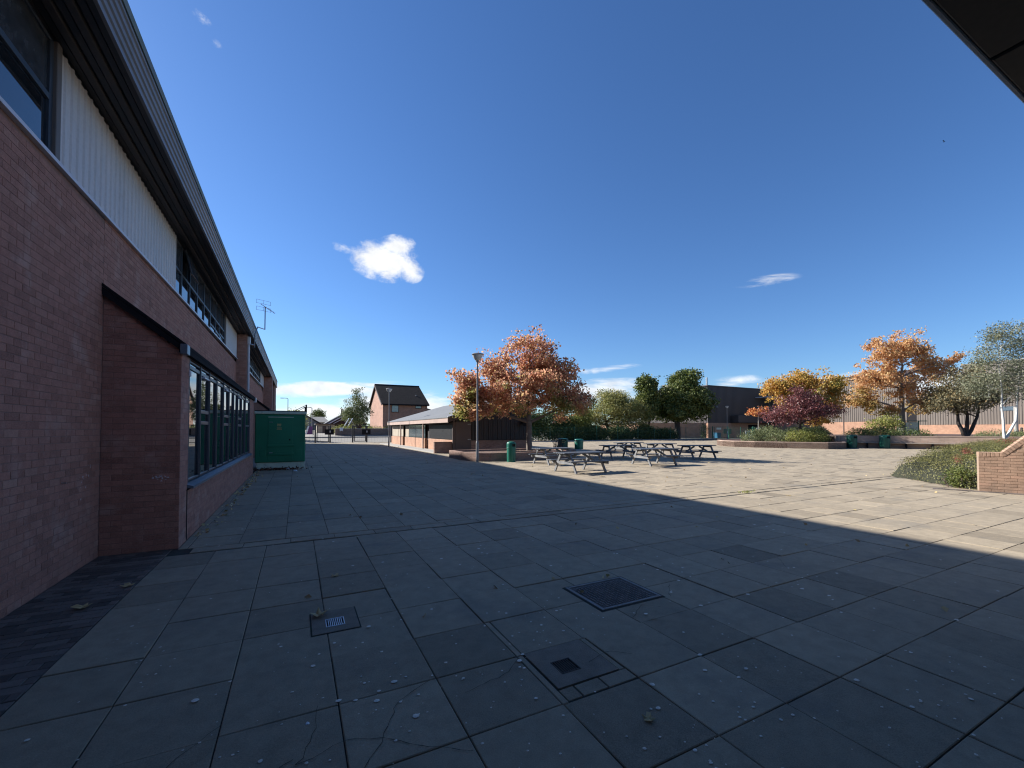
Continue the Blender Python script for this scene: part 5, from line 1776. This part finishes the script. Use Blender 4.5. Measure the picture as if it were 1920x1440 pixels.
MB().prism([(66.2, 0.08), (67.0, 0.08), (67.1, 1.0), (66.1, 1.0)], 'y', 50.3, 51.0).build('body', M_blue, t)
MB().bbox(66.05, 67.15, 50.25, 51.05, 1.0, 1.07, .02).build('lid', M_blue, t)
for s in (66.3, 66.9):
    MB().tube([(s - .05, 51.0, .1), (s + .05, 51.0, .1)], 0.1, 10).build('wheel', M_black, t)
t = thing('pavement_sign', 'blue and white pavement sign leaning beside the right green gate', 'sign', (75.6, 51, 0))
MB().bbox(74.95, 76.3, 50.95, 51.05, 0.1, 1.4, .04).build('frame', M_notice, t)
MB().bbox(75.08, 76.17, 50.93, 50.949, 0.32, 1.28, .01).build('poster', M_blue, t)
MB().beam((75.5, 50.8, 0.1), (76.3, 50.8, 0.6), .2, .06).build('foot_panel', M_notice, t)

# blue car glimpsed through the shrubs
M_carblue = mat('blue_car_paint', (0.05, 0.22, 0.55), 0.25, 0.05, 2, coat=0.6)
t = thing('parked_car', 'blue parked car just visible through the dark shrubs beyond the fence', 'car', (48.6, 55.5, 0))
prof = [(-2.0, .35), (-2.05, .7), (-1.6, .92), (-1.05, 1.0), (-.5, 1.42), (.75, 1.45), (1.5, 1.05), (1.98, .95), (2.05, .45), (1.9, .3), (-1.9, .3)]
MB().prism([(49.5 + x, z) for x, z in prof], 'y', 55.0, 56.7).build('body', M_carblue, t)
MB().prism([(49.5 + x, z) for x, z in ((-.85, 1.0), (-.45, 1.36), (.68, 1.38), (1.2, 1.05))], 'y', 54.985, 56.715).build('window', M_farglass, t)
for x in (-1.25, 1.25):
    for y in (55.05, 56.65):
        MB().tube([(49.5 + x, y - .1, .3), (49.5 + x, y + .1, .3)], 0.3, 14).build('wheel', M_black, t)
MB().bbox(47.44, 47.5, 55.15, 55.45, .6, .75, .02).build('headlight', M_notice, t)

# ------------------------------------------------------------------ dark clad school hall at the back
M_clad = mat('dark_brown_cladding', (0.065, 0.052, 0.048), 0.55, 0.12, 0.3)
M_clad2 = mat('brown_grey_cladding', (0.16, 0.128, 0.103), 0.6, 0.08, 0.3)
M_clad3 = mat('pale_brown_cladding', (0.20, 0.165, 0.135), 0.6, 0.08, 0.3)
t = thing('clad_hall', 'large flat roofed hall with dark ribbed cladding above a brick base behind the green gates', 'hall', (82, 57, 0))
MB().box(72.3, 91.5, 57.0, 75, -0.02, 2.95).build('brick_base', M_farbrick, t)
MB().box(72.4, 91.55, 57.1, 75, 2.95, 10.2).build('carcass', M_clad, t)
m = MB().corr((72.3, 57.06), (91.5, 57.06), 2.96, 10.2, 0.35, 0.05)
m.build('ribbed_cladding', M_clad, t)
m = MB().corr((72.34, 75), (72.34, 57.0), 2.96, 10.2, 0.35, 0.05)
m.build('ribbed_cladding', M_clad, t)
MB().bbox(72.1, 91.5, 56.9, 75.2, 10.2, 10.42, .03).build('roof_edge', M_clad, t)
MB().prism([(57.5, 10.42), (75, 10.42), (75, 12.4)], 'x', 79, 91.5).build('raised_roof', M_clad2, t)
MB().bbox(73.85, 75.4, 56.85, 56.99, 6.75, 7.6, .03).build('vent_panel', M_trim, t)
MB().lathe([(0.0, 0), (.3, 0), (.22, .35), (0, .4)], 12, (74.6, 56.8, 6.0)).build('wall_light', M_trim, t)
MB().bbox(79.0, 91.4, 55.2, 56.99, 3.0, 4.5, .05).build('porch', M_clad, t)
MB().bbox(87.0, 91.5, 54.6, 56.95, 8.35, 8.5, .03).build('awning', M_sill, t)
MB().bbox(84.6, 88.0, 56.9, 56.985, 0, 2.6, .02).build('door', M_black, t)
MB().tube([(72.8, 57.6, 10.4), (72.8, 57.6, 12.0)], 0.18, 10).build('flue', M_steel, t)

t = thing('sunlit_wing', 'sunlit wing with grey brown ribbed cladding over orange brick behind the maples', 'building', (91.6, 45, 0))
MB().box(91.6, 95.2, 33.5, 57, -0.02, 3.05).build('brick_base', M_farbrick, t)
MB().box(91.7, 95.2, 33.5, 57, 3.05, 10.75).build('carcass', M_clad2, t)
m = MB().corr((91.62, 57.0), (91.62, 33.5), 3.06, 10.75, 0.30, 0.05)
m.build('ribbed_cladding', M_clad2, t)
MB().bbox(91.4, 95.4, 33.4, 57.1, 10.75, 11.0, .03).build('roof_edge', M_clad3, t)
MB().prism([(92.0, 11.0), (95.3, 11.0), (95.3, 11.9)], 'y', 34, 56).build('raised_roof', M_clad, t)
MB().bbox(91.35, 91.55, 56.6, 57.1, 3.05, 10.9, .03).build('corner_trim', M_clad3, t)

t = thing('far_wing', 'low distant wing with ribbed cladding over orange brick seen right of the amber maple', 'building', (120, 30, 0))
MB().box(120, 140, -20, 50, -0.02, 2.62).build('brick_base', M_farbrick, t)
MB().box(120.1, 140, -20, 50, 2.62, 9.0).build('carcass', M_clad2, t)
m = MB().corr((120.02, 50), (120.02, -20), 2.63, 9.0, 0.4, 0.06)
m.build('ribbed_cladding', M_clad2, t)
MB().bbox(119.8, 140, -20, 50, 9.0, 9.25, .03).build('roof_edge', M_clad3, t)
MB().bbox(119.9, 120.0, 28.0, 30.0, 5.2, 6.0, .02).build('window', M_farglass, t)
t = thing('tall_hall', 'tall pale brown blank hall rising behind the birch at the right edge', 'building', (121, 20, 0))
m = MB().box(121, 145, -10, 35.3, 0, 14.6)
m.build('wall', M_clad3, t)
MB().bbox(120.8, 145, -10.2, 35.5, 14.6, 14.9, .04).build('roof_edge', M_clad3, t)

t = thing('orange_brick_block', 'low sunlit orange brick block with hipped roof behind the round dark tree', 'building', (80, 78, 0))
MB().box(80, 95, 70, 100, -.02, 3.3).build('brick_wall', M_farbrick, t)
m = MB()
m.add([(79.6, 69.6, 3.3), (95.4, 69.6, 3.3), (95.4, 100.4, 3.3), (79.6, 100.4, 3.3), (87.5, 77, 5.4), (87.5, 93, 5.4)], [(0, 1, 4), (1, 2, 5, 4), (2, 3, 5), (3, 0, 4, 5)])
m.build('hipped_roof', M_felt, t)
MB().box(59.5, 72.2, 59, 59.3, -.02, 3.0)
t = thing('brick_screen_wall', 'sunlit orange brick wall behind the trunk of the round dark tree', 'brick wall', (66, 58, 0))
m = MB()
m.beam((60.6, 63.5, 1.45), (71.9, 57.2, 1.45), 0.3, 2.95)
m.build('brick_wall', M_farbrick, t)

# poles, shelter and posts round the right hand bed
t = thing('smoking_shelter', 'small green framed glazed shelter behind the amber maple trunk', 'shelter', (74.5, 27.2, 0))
for x, y in ((73.6, 27.9), (75.8, 26.5), (74.6, 29.4), (76.8, 28.0)):
    MB().bbox(x - .06, x + .06, y - .06, y + .06, 0, 2.75, .01).build('post', M_gfence, t)
MB().beam((73.4, 28.8, 2.8), (77.0, 26.9, 2.8), 2.4, 0.1).build('roof', M_gfence, t)
MB().beam((73.65, 27.87, 1.5), (75.75, 26.53, 1.5), .03, 2.3).build('glazed_panel', M_farglass, t)
MB().beam((73.6, 27.9, 0.9), (75.8, 26.5, 0.9), .08, .1).build('rail', M_gfence, t)
t = thing('signal_pole', 'thin brown pole standing between the purple tree and the amber maple', 'pole', (57.5, 26.85, 0.98))
MB().tube([(57.5, 26.85, 0.9), (57.5, 26.85, 4.7)], 0.06, 8).build('shaft', M_bfasc, t)
MB().lathe([(.12, 0), (.12, .06), (.02, .1)], 10, (57.5, 26.85, 4.7)).build('cap', M_bfasc, t)
t = thing('timber_post', 'pale round timber post right of the birch trunk', 'post', (75.6, 17.65, 0.9))
MB().tube([(75.6, 17.65, .9), (75.6, 17.65, 4.3)], [0.2, 0.17], 10).build('shaft', M_conc_pale, t)
MB().tube([(75.6, 17.65, 4.3), (75.6, 17.65, 4.36)], 0.18, 10).build('cap', M_trim, t)
for k, (x, y, lab) in enumerate(((61.5, 25.6, 'short dark bollard right of the brown pole'), (62.5, 18.2, 'short dark bollard left of the bronze tree'), (57.0, 13.0, 'short dark bollard right of the bronze tree'))):
    t = thing('bollard', lab, 'bollard', (x, y, 0.98), group='bollards on the bed')
    MB().tube([(x, y, .95), (x, y, 1.75)], 0.09, 8).build('post', M_bfasc, t)
    MB().lathe([(.1, 0), (.1, .05), (.03, .08)], 8, (x, y, 1.75)).build('cap', M_trim, t)

# ------------------------------------------------------------------ left distance: gates, boundary wall, house, bungalows
t = thing('school_gates', 'dark steel double gates and mesh railings across the far end of the shaded path', 'gates', (2.0, 57, 0))
for x in (2.05, 3.72, 6.35, 8.05, 11.1):
    MB().bbox(x - .085, x + .085, 56.92, 57.08, -.02, 2.15, .01).build('gate_post', M_dgate, t)
for a, c in ((2.2, 3.6), (6.5, 7.95)):
    f = MB()
    f.bbox(a, a + .1, 56.97, 57.03, .1, 2.12, .006).bbox(c - .1, c, 56.97, 57.03, .1, 2.12, .006)
    f.bbox(a + .1, c - .1, 56.97, 57.03, 2.03, 2.12, .006).bbox(a + .1, c - .1, 56.97, 57.03, .1, .19, .006)
    g = f.build('gate_leaf', M_dgate, t)
    m = MB()
    mesh_panel(m, a + .07, c - .07, 57, .17, 2.05, .25, .47, .004)
    m.build('gate_mesh', M_dgate, g)
    MB().bbox(c - .5, c + .55, 56.90, 56.965, 1.0, 1.66, .006).build('lock_plate', M_black, t)
    MB().bbox(c + .06, c + .15, 56.87, 56.898, 1.25, 1.5, .006).build('lock_case', M_notice, t)
for a, c in ((3.8, 6.28), (8.12, 11.03), (-1.2, 1.98)):
    m = MB()
    mesh_panel(m, a, c, 57, .1, 2.05, .35, .65, .004)
    m.build('mesh_panel', M_dgate, t)
MB().bbox(-1.26, -1.14, 56.94, 57.06, -.02, 2.15, .01).build('gate_post', M_dgate, t)

t = thing('purple_banner', 'purple and white banner on a dark post beside the left gate', 'banner', (1.9, 70, .75))
MB().bbox(2.2, 2.32, 70.9, 71.0, .7, 2.3, .01).build('post', M_dgate, t)
M_purple = mat('purple_cloth', (0.16, 0.06, 0.17), 0.7, 0.2, 3)
MB().prism([(1.35, 0.9), (2.18, 0.9), (2.18, 2.1), (1.75, 2.1)], 'y', 70.92, 70.95).build('cloth', M_purple, t)
MB().prism([(1.15, 0.9), (1.33, 0.9), (1.73, 2.1), (1.55, 2.25)], 'y', 70.92, 70.96).build('white_border', M_notice, t)

t = thing('boundary_wall', 'long grey brown brick wall along the far side of the road', 'brick wall', (4.5, 66.5, .75))
MB().box(5.0, 24, 66.4, 66.65, .5, 1.72).build('brick_wall', M_wallbrick, t)
MB().bbox(5.0, 24, 66.36, 66.69, 1.725, 1.80, .01).build('coping', M_conc_pale, t)
t = thing('notice_board', 'small white notice on the boundary wall between the gates', 'notice', (6.0, 66.3, 1.3))
MB().bbox(5.6, 6.05, 66.3, 66.355, 1.45, 1.9, .01).build('plate', M_notice, t)
for a in (5.7, 5.95):
    MB().bbox(a - .02, a + .02, 66.357, 66.375, 1.3, 1.95, .004).build('bracket', M_steel, t)
tag(MB().bbox(-6, 24, 63.6, 63.85, .35, .62, .02).build('kerb', M_kerb), 'pale kerb of the road beyond the gates', kind='structure')
bush('garden_hedge', 'clipped green hedge behind the boundary wall left of the brick house', 'hedge', (9.0, 68.5, .8), [((-2.5, 0, .8), (2.2, .8, .75), 1), ((1.5, 0, .7), (2.2, .8, .7), 1)], 5200, 0.13, L_lime, 81, gap=.1)
bush('garden_hedge', 'dark clipped hedge at the corner of the brick house', 'hedge', (13.6, 69.5, .8), [((0, 0, .9), (1.3, .9, 1.0), 1), ((1.8, 0, .5), (1.4, .8, .6), 1)], 3000, 0.14, L_hedge, 82, gap=.1)
t = thing('play_slide', 'pale slanted slide frame with a lattice side in the garden behind the wall', 'slide', (7.4, 72.5, .8))
for dx in (0, .55):
    MB().beam((6.3 + dx, 72.4, 1.2), (7.5 + dx, 72.4, 3.45), .18, .14).build('rail', M_notice, t)
m = MB().beam((7.75, 72.6, 3.4), (8.9, 72.6, 1.2), .08, .08).beam((7.2, 72.6, 2.2), (8.4, 72.6, 2.2), .06, .06).beam((7.0, 72.6, 1.7), (8.7, 72.6, 1.7), .06, .06).beam((7.4, 72.6, 2.8), (8.1, 72.6, 2.8), .06, .06)
m.build('lattice', M_bench, t)

M_tile = mat('dark_roof_tiles', (0.028, 0.025, 0.024), 0.95, 0.3, 1.5, fine=0.4, fscale=9, bump=0.03, bscale=7, spec=0.08)
M_tile2 = mat('grey_roof_tiles', (0.27, 0.25, 0.22), 0.85, 0.2, 0.6, fine=0.2, fscale=6)
M_tile3 = mat('brown_roof_tiles', (0.075, 0.05, 0.042), 0.85, 0.25, 0.8, fine=0.3, fscale=6)
t = thing('brick_house', 'two storey brick house with steep dark tiled roof beyond the gates', 'house', (17.6, 77.2, .9))
MB().box(13.6, 21.6, 77.2, 91.8, .5, 6.15).build('brick_wall', M_housebrick, t)
MB().prism([(77.2, 6.15), (91.8, 6.15), (84.5, 10.0)], 'x', 13.6, 21.6).build('gable_wall', M_housebrick, t)
rf = MB()
for sgn in (-1, 1):
    y0, y1 = 84.5, 84.5 + sgn * 7.75
    rf.prism([(y0, 10.12), (y1, 6.02), (y1, 6.2), (y0, 10.32)] if sgn < 0 else [(y0, 10.12), (y0, 10.32), (y1, 6.2), (y1, 6.02)], 'x', 13.35, 21.9)
ro = rf.build('roof', M_tile, t)
MB().tube([(20.2, 80.2, 7.2), (20.2, 80.2, 8.2)], .13, 8).build('flue', M_galv, ro)
MB().tube([(13.3, 84.5, 10.3), (21.95, 84.5, 10.3)], .12, 6).build('ridge', M_tile, ro)
for sgn in (-1, 1):
    MB().beam((13.3, 84.5, 10.1), (13.3, 84.5 + sgn * 7.7, 6.0), .1, .26, up=(0, 0, 1)).build('barge_board', M_bfasc, ro)
MB().bbox(13.4, 21.8, 76.55, 76.68, 5.95, 6.12, .02).build('gutter', M_black, ro)
for (a, c, z0, z1) in ((15.1, 16.35, 4.75, 6.0), (19.35, 20.5, 5.5, 5.95)):
    f = MB()
    f.bbox(a, a + .08, 77.12, 77.25, z0, z1, .01).bbox(c - .08, c, 77.12, 77.25, z0, z1, .01).bbox(a, c, 77.11, 77.26, z1 - .08, z1, .01).bbox(a - .04, c + .04, 77.05, 77.26, z0 - .06, z0 + .06, .01)
    w = f.build('window', M_bfasc, t)
    MB().box(a + .08, c - .08, 77.16, 77.19, z0 + .06, z1 - .08).build('pane', M_farglass if z1 - z0 > 1 else M_glass, w)

t = thing('conservatory', 'small pale glazed lean to at the right end of the brick house', 'conservatory', (22.6, 78, .9))
MB().prism([(21.65, .8), (25.2, .8), (25.2, 4.6), (21.65, 5.6)], 'y', 79, 84).build('wall', M_beige, t)
MB().beam((21.5, 81.5, 5.75), (25.5, 81.5, 4.65), 5.2, .12, up=(0, 0, 1)).build('roof', M_felt, t)
t = thing('bungalow', 'pale gabled bungalow seen just right of the green cabinet', 'house', (1.0, 104, 1.0))
MB().box(-4, 4.6, 104.2, 112, .5, 2.9).prism([(-4, 2.9), (4.6, 2.9), (0.6, 5.4)], 'y', 104.2, 112).build('wall', M_tile2, t)
m = MB()
m.prism([(0.6, 5.4), (5.0, 2.75), (5.0, 3.0), (0.6, 5.65)], 'y', 103.9, 112.3).prism([(0.6, 5.4), (0.6, 5.65), (-4.4, 3.0), (-4.4, 2.75)], 'y', 103.9, 112.3)
m.build('roof', M_tile3, t)
t = thing('bungalow', 'grey roofed bungalow with a chimney stack under the round distant tree', 'house', (6, 119, 1.2))
MB().box(2.5, 7.4, 119.6, 128, .5, 3.6).build('wall', M_beige, t)
m = MB()
m.add([(2.1, 119.2, 3.5), (7.8, 119.2, 3.5), (7.8, 128.4, 3.5), (2.1, 128.4, 3.5), (3.6, 123.8, 5.0), (6.4, 123.8, 5.0)], [(0, 1, 5, 4), (1, 2, 5), (2, 3, 4, 5), (3, 0, 4)])
m.build('roof', M_tile2, t)
MB().bbox(6.0, 6.7, 119.4, 120, 1.2, 3.3, .02).build('porch', M_bfasc, t)
t = thing('bungalow', 'brown boarded gable with low sweeping roof left of the garden tree', 'house', (8.4, 91.5, 1.0))
MB().box(6.3, 12, 91.8, 99, .5, 3.0).prism([(5.6, 3.0), (12.4, 3.0), (9.0, 5.0)], 'y', 91.8, 99).build('wall', M_tile3, t)
m = MB()
m.prism([(9.0, 5.0), (9.0, 5.25), (5.0, 2.85), (5.0, 2.6)], 'y', 91.2, 99.3).prism([(9.0, 5.0), (13.0, 2.6), (13.0, 2.85), (9.0, 5.25)], 'y', 91.2, 99.3)
m.build('roof', M_felt, t)
MB().bbox(8.1, 8.4, 93, 93.3, 4.6, 5.9, .02).build('chimney', M_tile3, t)
MB().beam((5.6, 91.1, 2.75), (9.0, 91.1, 4.75), .06, .2).beam((6.2, 91.05, 2.62), (8.2, 91.05, 3.75), .06, .1).build('barge_board', M_notice, t)
t = thing('bungalow', 'cream bungalow wall with brown door left of the gate posts', 'house', (5.2, 86, .9))
MB().box(3.4, 6.4, 86, 92, .5, 2.55).build('wall', M_beige, t)
MB().bbox(4.3, 4.9, 85.9, 85.99, .8, 2.3, .02).build('door', M_bfasc, t)
MB().beam((3.1, 89, 2.65), (6.7, 89, 2.65), 6.6, .18).build('roof', M_tile3, t)

tree('garden_tree', 'leafy grey green garden tree left of the brick house', 'tree', (9.0, 75.5, .8), 1.3, 0.22,
     [((0, 0, 3.3), (2.6, 2.4, 1.9), 4), ((0.1, 0, 5.2), (1.9, 1.9, 1.7), 2.2), ((-1.2, .3, 3.2), (1.6, 1.6, 1.4), 1.2), ((1.2, -.2, 3.6), (1.5, 1.5, 1.6), 1.2), ((.1, 0, 6.8), (.9, .9, 1.2), .7)],
     330, 26, 0.24, L_soft, M_darkbark, 91, limbs=12, crad=0.36, gap=0.3, aspect=0.5)
tree('distant_tree', 'small round distant tree above the grey bungalow roof', 'tree', (6.25, 153.8, 1.2), 2.0, 0.3,
     [((0, 0, 5.0), (2.4, 2.4, 2.2), 3), ((.5, 0, 6.0), (1.6, 1.6, 1.4), 1)], 120, 22, 0.38, L_dark, M_darkbark, 92, limbs=6, crad=0.45, gap=.1)
bush('distant_bush', 'yellow green bush showing above the cabinet roof', 'bush', (-0.1, 62.5, 0.3), [((0, 0, 2.3), (1.5, 1.2, 1.85), 1)], 2600, 0.2, L_lime, 93)
for k, (x, y, z0, z1, arm, lab) in enumerate(((-1.85, 113, 1.6, 8.85, -.5, 'distant street light rising above the green cabinet'), (2.57, 88.4, 1.0, 5.65, -.45, 'shorter pale street light in front of the bungalows'))):
    t = thing('street_light', lab, 'street light', (x, y, z0), group='distant street lights')
    MB().tube([(x, y, z0), (x, y, z1)], [.1, .07], 8).build('column', M_galv, t)
    MB().tube([(x, y, z1), (x + arm * .5, y, z1 + .15), (x + arm * 2, y, z1 + .17)], [.06, .06, .05], 6).build('arm', M_galv, t)
    MB().bbox(x + arm * 3.2 if arm < 0 else x, x + arm * 1.8, y - .12, y + .12, z1 + .08, z1 + .22, .02).build('lantern', M_galv, t)
t = thing('height_barrier', 'thin dark right angled bar standing beyond the end of the school building', 'barrier', (-2.65, 68.6, .7))
MB().tube([(-2.65, 68.6, .6), (-2.65, 68.6, 5.05), (-3.9, 69.1, 5.2)], 0.04, 6).build('bar', M_dgate, t)
MB().bbox(-2.72, -2.58, 68.53, 68.67, .6, .75, .01).build('foot_plate', M_dgate, t)

# a far line of houses and trees closing the horizon
rl = random.Random(5)
m_far = mat('far_foliage', (0.06, 0.075, 0.03), 0.95, 0.4, 0.2)
cl = []
for k in range(900):
    a = R(rl.uniform(-14, 82))
    d = rl.uniform(240, 330)
    h = 2.5 + 5 * abs(noise.noise(Vector((a * 14, d * .01, 0)))) + rl.random() * 1.0
    for q in range(5):
        cl.append((math.sin(a) * d + rl.gauss(0, 2), math.cos(a) * d + rl.gauss(0, 2), rl.uniform(0, h)))
o = add_mesh('tree_line', leaf_mesh('tree_line', np.array(cl), 3.2, L_hedge, 0.8, 0.2, 0.7), None)
tag(o, 'low far line of trees closing the horizon', kind='stuff')

# ------------------------------------------------------------------ fallen leaves, litter and a bird
M_dryleaf = leaf_mat('dry_leaf', [(0.0, (0.30, 0.19, 0.09)), (0.5, (0.50, 0.36, 0.17)), (1.0, (0.60, 0.48, 0.22))], None, 0.15)


def dry_leaf(name, label, x, y, s, a, lift=0.02):
    pts = []
    n = 11
    for k in range(n):
        q = 2 * math.pi * k / n
        r = s * (1.0 if k % 2 == 0 else 0.55) * (1.25 if k == 0 else 1)
        pts.append((r * math.cos(q), r * math.sin(q), 0.006 + lift * (r / s) ** 2 * (0.4 + 0.6 * abs(math.sin(q * 1.5)))))
    ca, sa = math.cos(a), math.sin(a)
    up = [(x + px * ca - py * sa, y + px * sa + py * ca, pz) for px, py, pz in pts] + [(x, y, 0.012)]
    vs = up + [(px, py, pz - .002) for px, py, pz in up]
    fs = [(k, (k + 1) % n, n) for k in range(n)] + [(n + 1 + (k + 1) % n, n + 1 + k, 2 * n + 1) for k in range(n)]
    o = MB().add(vs, fs).build(name, M_dryleaf)
    return tag(o, label, 'leaf', 'fallen leaves')


dry_leaf('fallen_leaf', 'curled dry leaf lying on the corner of the pale drain surround', 0.19, 4.13, 0.075, .4, .05)
dry_leaf('fallen_leaf', 'yellow leaf on the slabs beyond the pale drain', 0.40, 5.16, 0.05, 1.2)
dry_leaf('fallen_leaf', 'tan leaf on the slabs by the dark paver strip at the wall', -1.56, 5.82, 0.065, 2.2)
dry_leaf('fallen_leaf', 'brown leaf lying on the dark pavers by the wall', -1.74, 5.30, 0.07, 3.0, .03)
dry_leaf('fallen_leaf', 'dark red leaf near the lower right of the dark drain', 1.79, 1.82, 0.04, 1.0)
dry_leaf('fallen_leaf', 'orange leaf on the sunlit slabs in front of the nearest table', 9.6, 11.9, 0.08, .3)
dry_leaf('fallen_leaf', 'yellow leaf on the sunlit slabs right of the weeds', 10.9, 6.3, 0.06, 2.3)
rest = []
for k in range(150):
    w = random.uniform(3.5, 30)
    u = random.uniform(-.6, 1.1) * w
    x, y = u * CS + w * SN, -u * SN + w * CS
    if x > -1.3:
        rest.append((x, y, 0.014))
for k in range(130):
    rest.append((random.uniform(-1.42, -1.25) + abs(random.gauss(0, .1)), random.uniform(8, 19), 0.014))
for k in range(320):
    a, r = random.random() * 6.28, abs(random.gauss(0, 3.4))
    rest.append((13.2 + r * math.cos(a) * 1.2, 22.0 + r * math.sin(a), 0.014 if not (8.2 < 13.2 + r * math.cos(a) * 1.2 < 15 and 20.2 < 22 + r * math.sin(a) < 23.8) else .345))
o = add_mesh('scattered_leaves', leaf_mesh('scattered_leaves', np.array(rest), 0.075, M_dryleaf, 0.15, 1.2, 0.7), None)
tag(o, 'small dry leaves scattered over the plaza slabs', kind='stuff')
pile = []
for k in range(420):
    pile.append((random.gauss(-.75, .42), 19.86 - abs(random.gauss(0, .13)), abs(random.gauss(0, .03)) + .012))
L_pile = leaf_mat('brown_leaf_pile', [(0.0, (0.06, 0.022, 0.016)), (0.6, (0.13, 0.05, 0.03)), (1.0, (0.24, 0.13, 0.06))], None, .1)
o = add_mesh('leaf_pile', leaf_mesh('leaf_pile', np.array(pile), 0.085, L_pile, 0.5, .6, 0.7), None)
tag(o, 'drift of brown leaves swept against the cabinet plinth', kind='stuff')


def crumple(name, label, x, y, s, m):
    bm = bmesh.new()
    bmesh.ops.create_icosphere(bm, subdivisions=2, radius=s)
    for v in bm.verts:
        v.co *= 0.7 + 0.6 * random.random()
        v.co.z *= 0.45
        v.co += Vector((x, y, s * .3))
    mb = MB()
    bm.verts.index_update()
    mb.add([tuple(v.co) for v in bm.verts], [tuple(v.index for v in f.verts) for f in bm.faces])
    bm.free()
    return tag(mb.build(name, m), label, 'litter', 'litter by the cabinet')


crumple('crumpled_paper', 'white crumpled paper on the leaves at the cabinet plinth', -0.32, 19.78, 0.085, M_notice)
crumple('crumpled_wrapper', 'pale blue wrapper on the slabs in front of the cabinet corner', -0.02, 18.7, 0.075, M_sill)
crumple('sweet_wrapper', 'tiny red and white wrapper on a cracked slab at the bottom of the view', 0.07, 2.66, 0.012, M_notice)
t = tag(MB().add([(81.4 + x * .4, 25.0 + y * .4, 42.4 + z * .4) for x, y, z in ((0, 0, 0), (.5, -.1, .35), (.6, .2, .3), (.2, .2, -.05), (-.5, .1, .4), (-.6, .4, .32), (-.1, -.4, 0), (.3, .7, -.04))],
                 [(0, 1, 2, 3), (0, 3, 5, 4), (0, 6, 3), (0, 3, 7)]).build('bird', M_black), 'tiny dark bird high in the blue sky', 'bird')
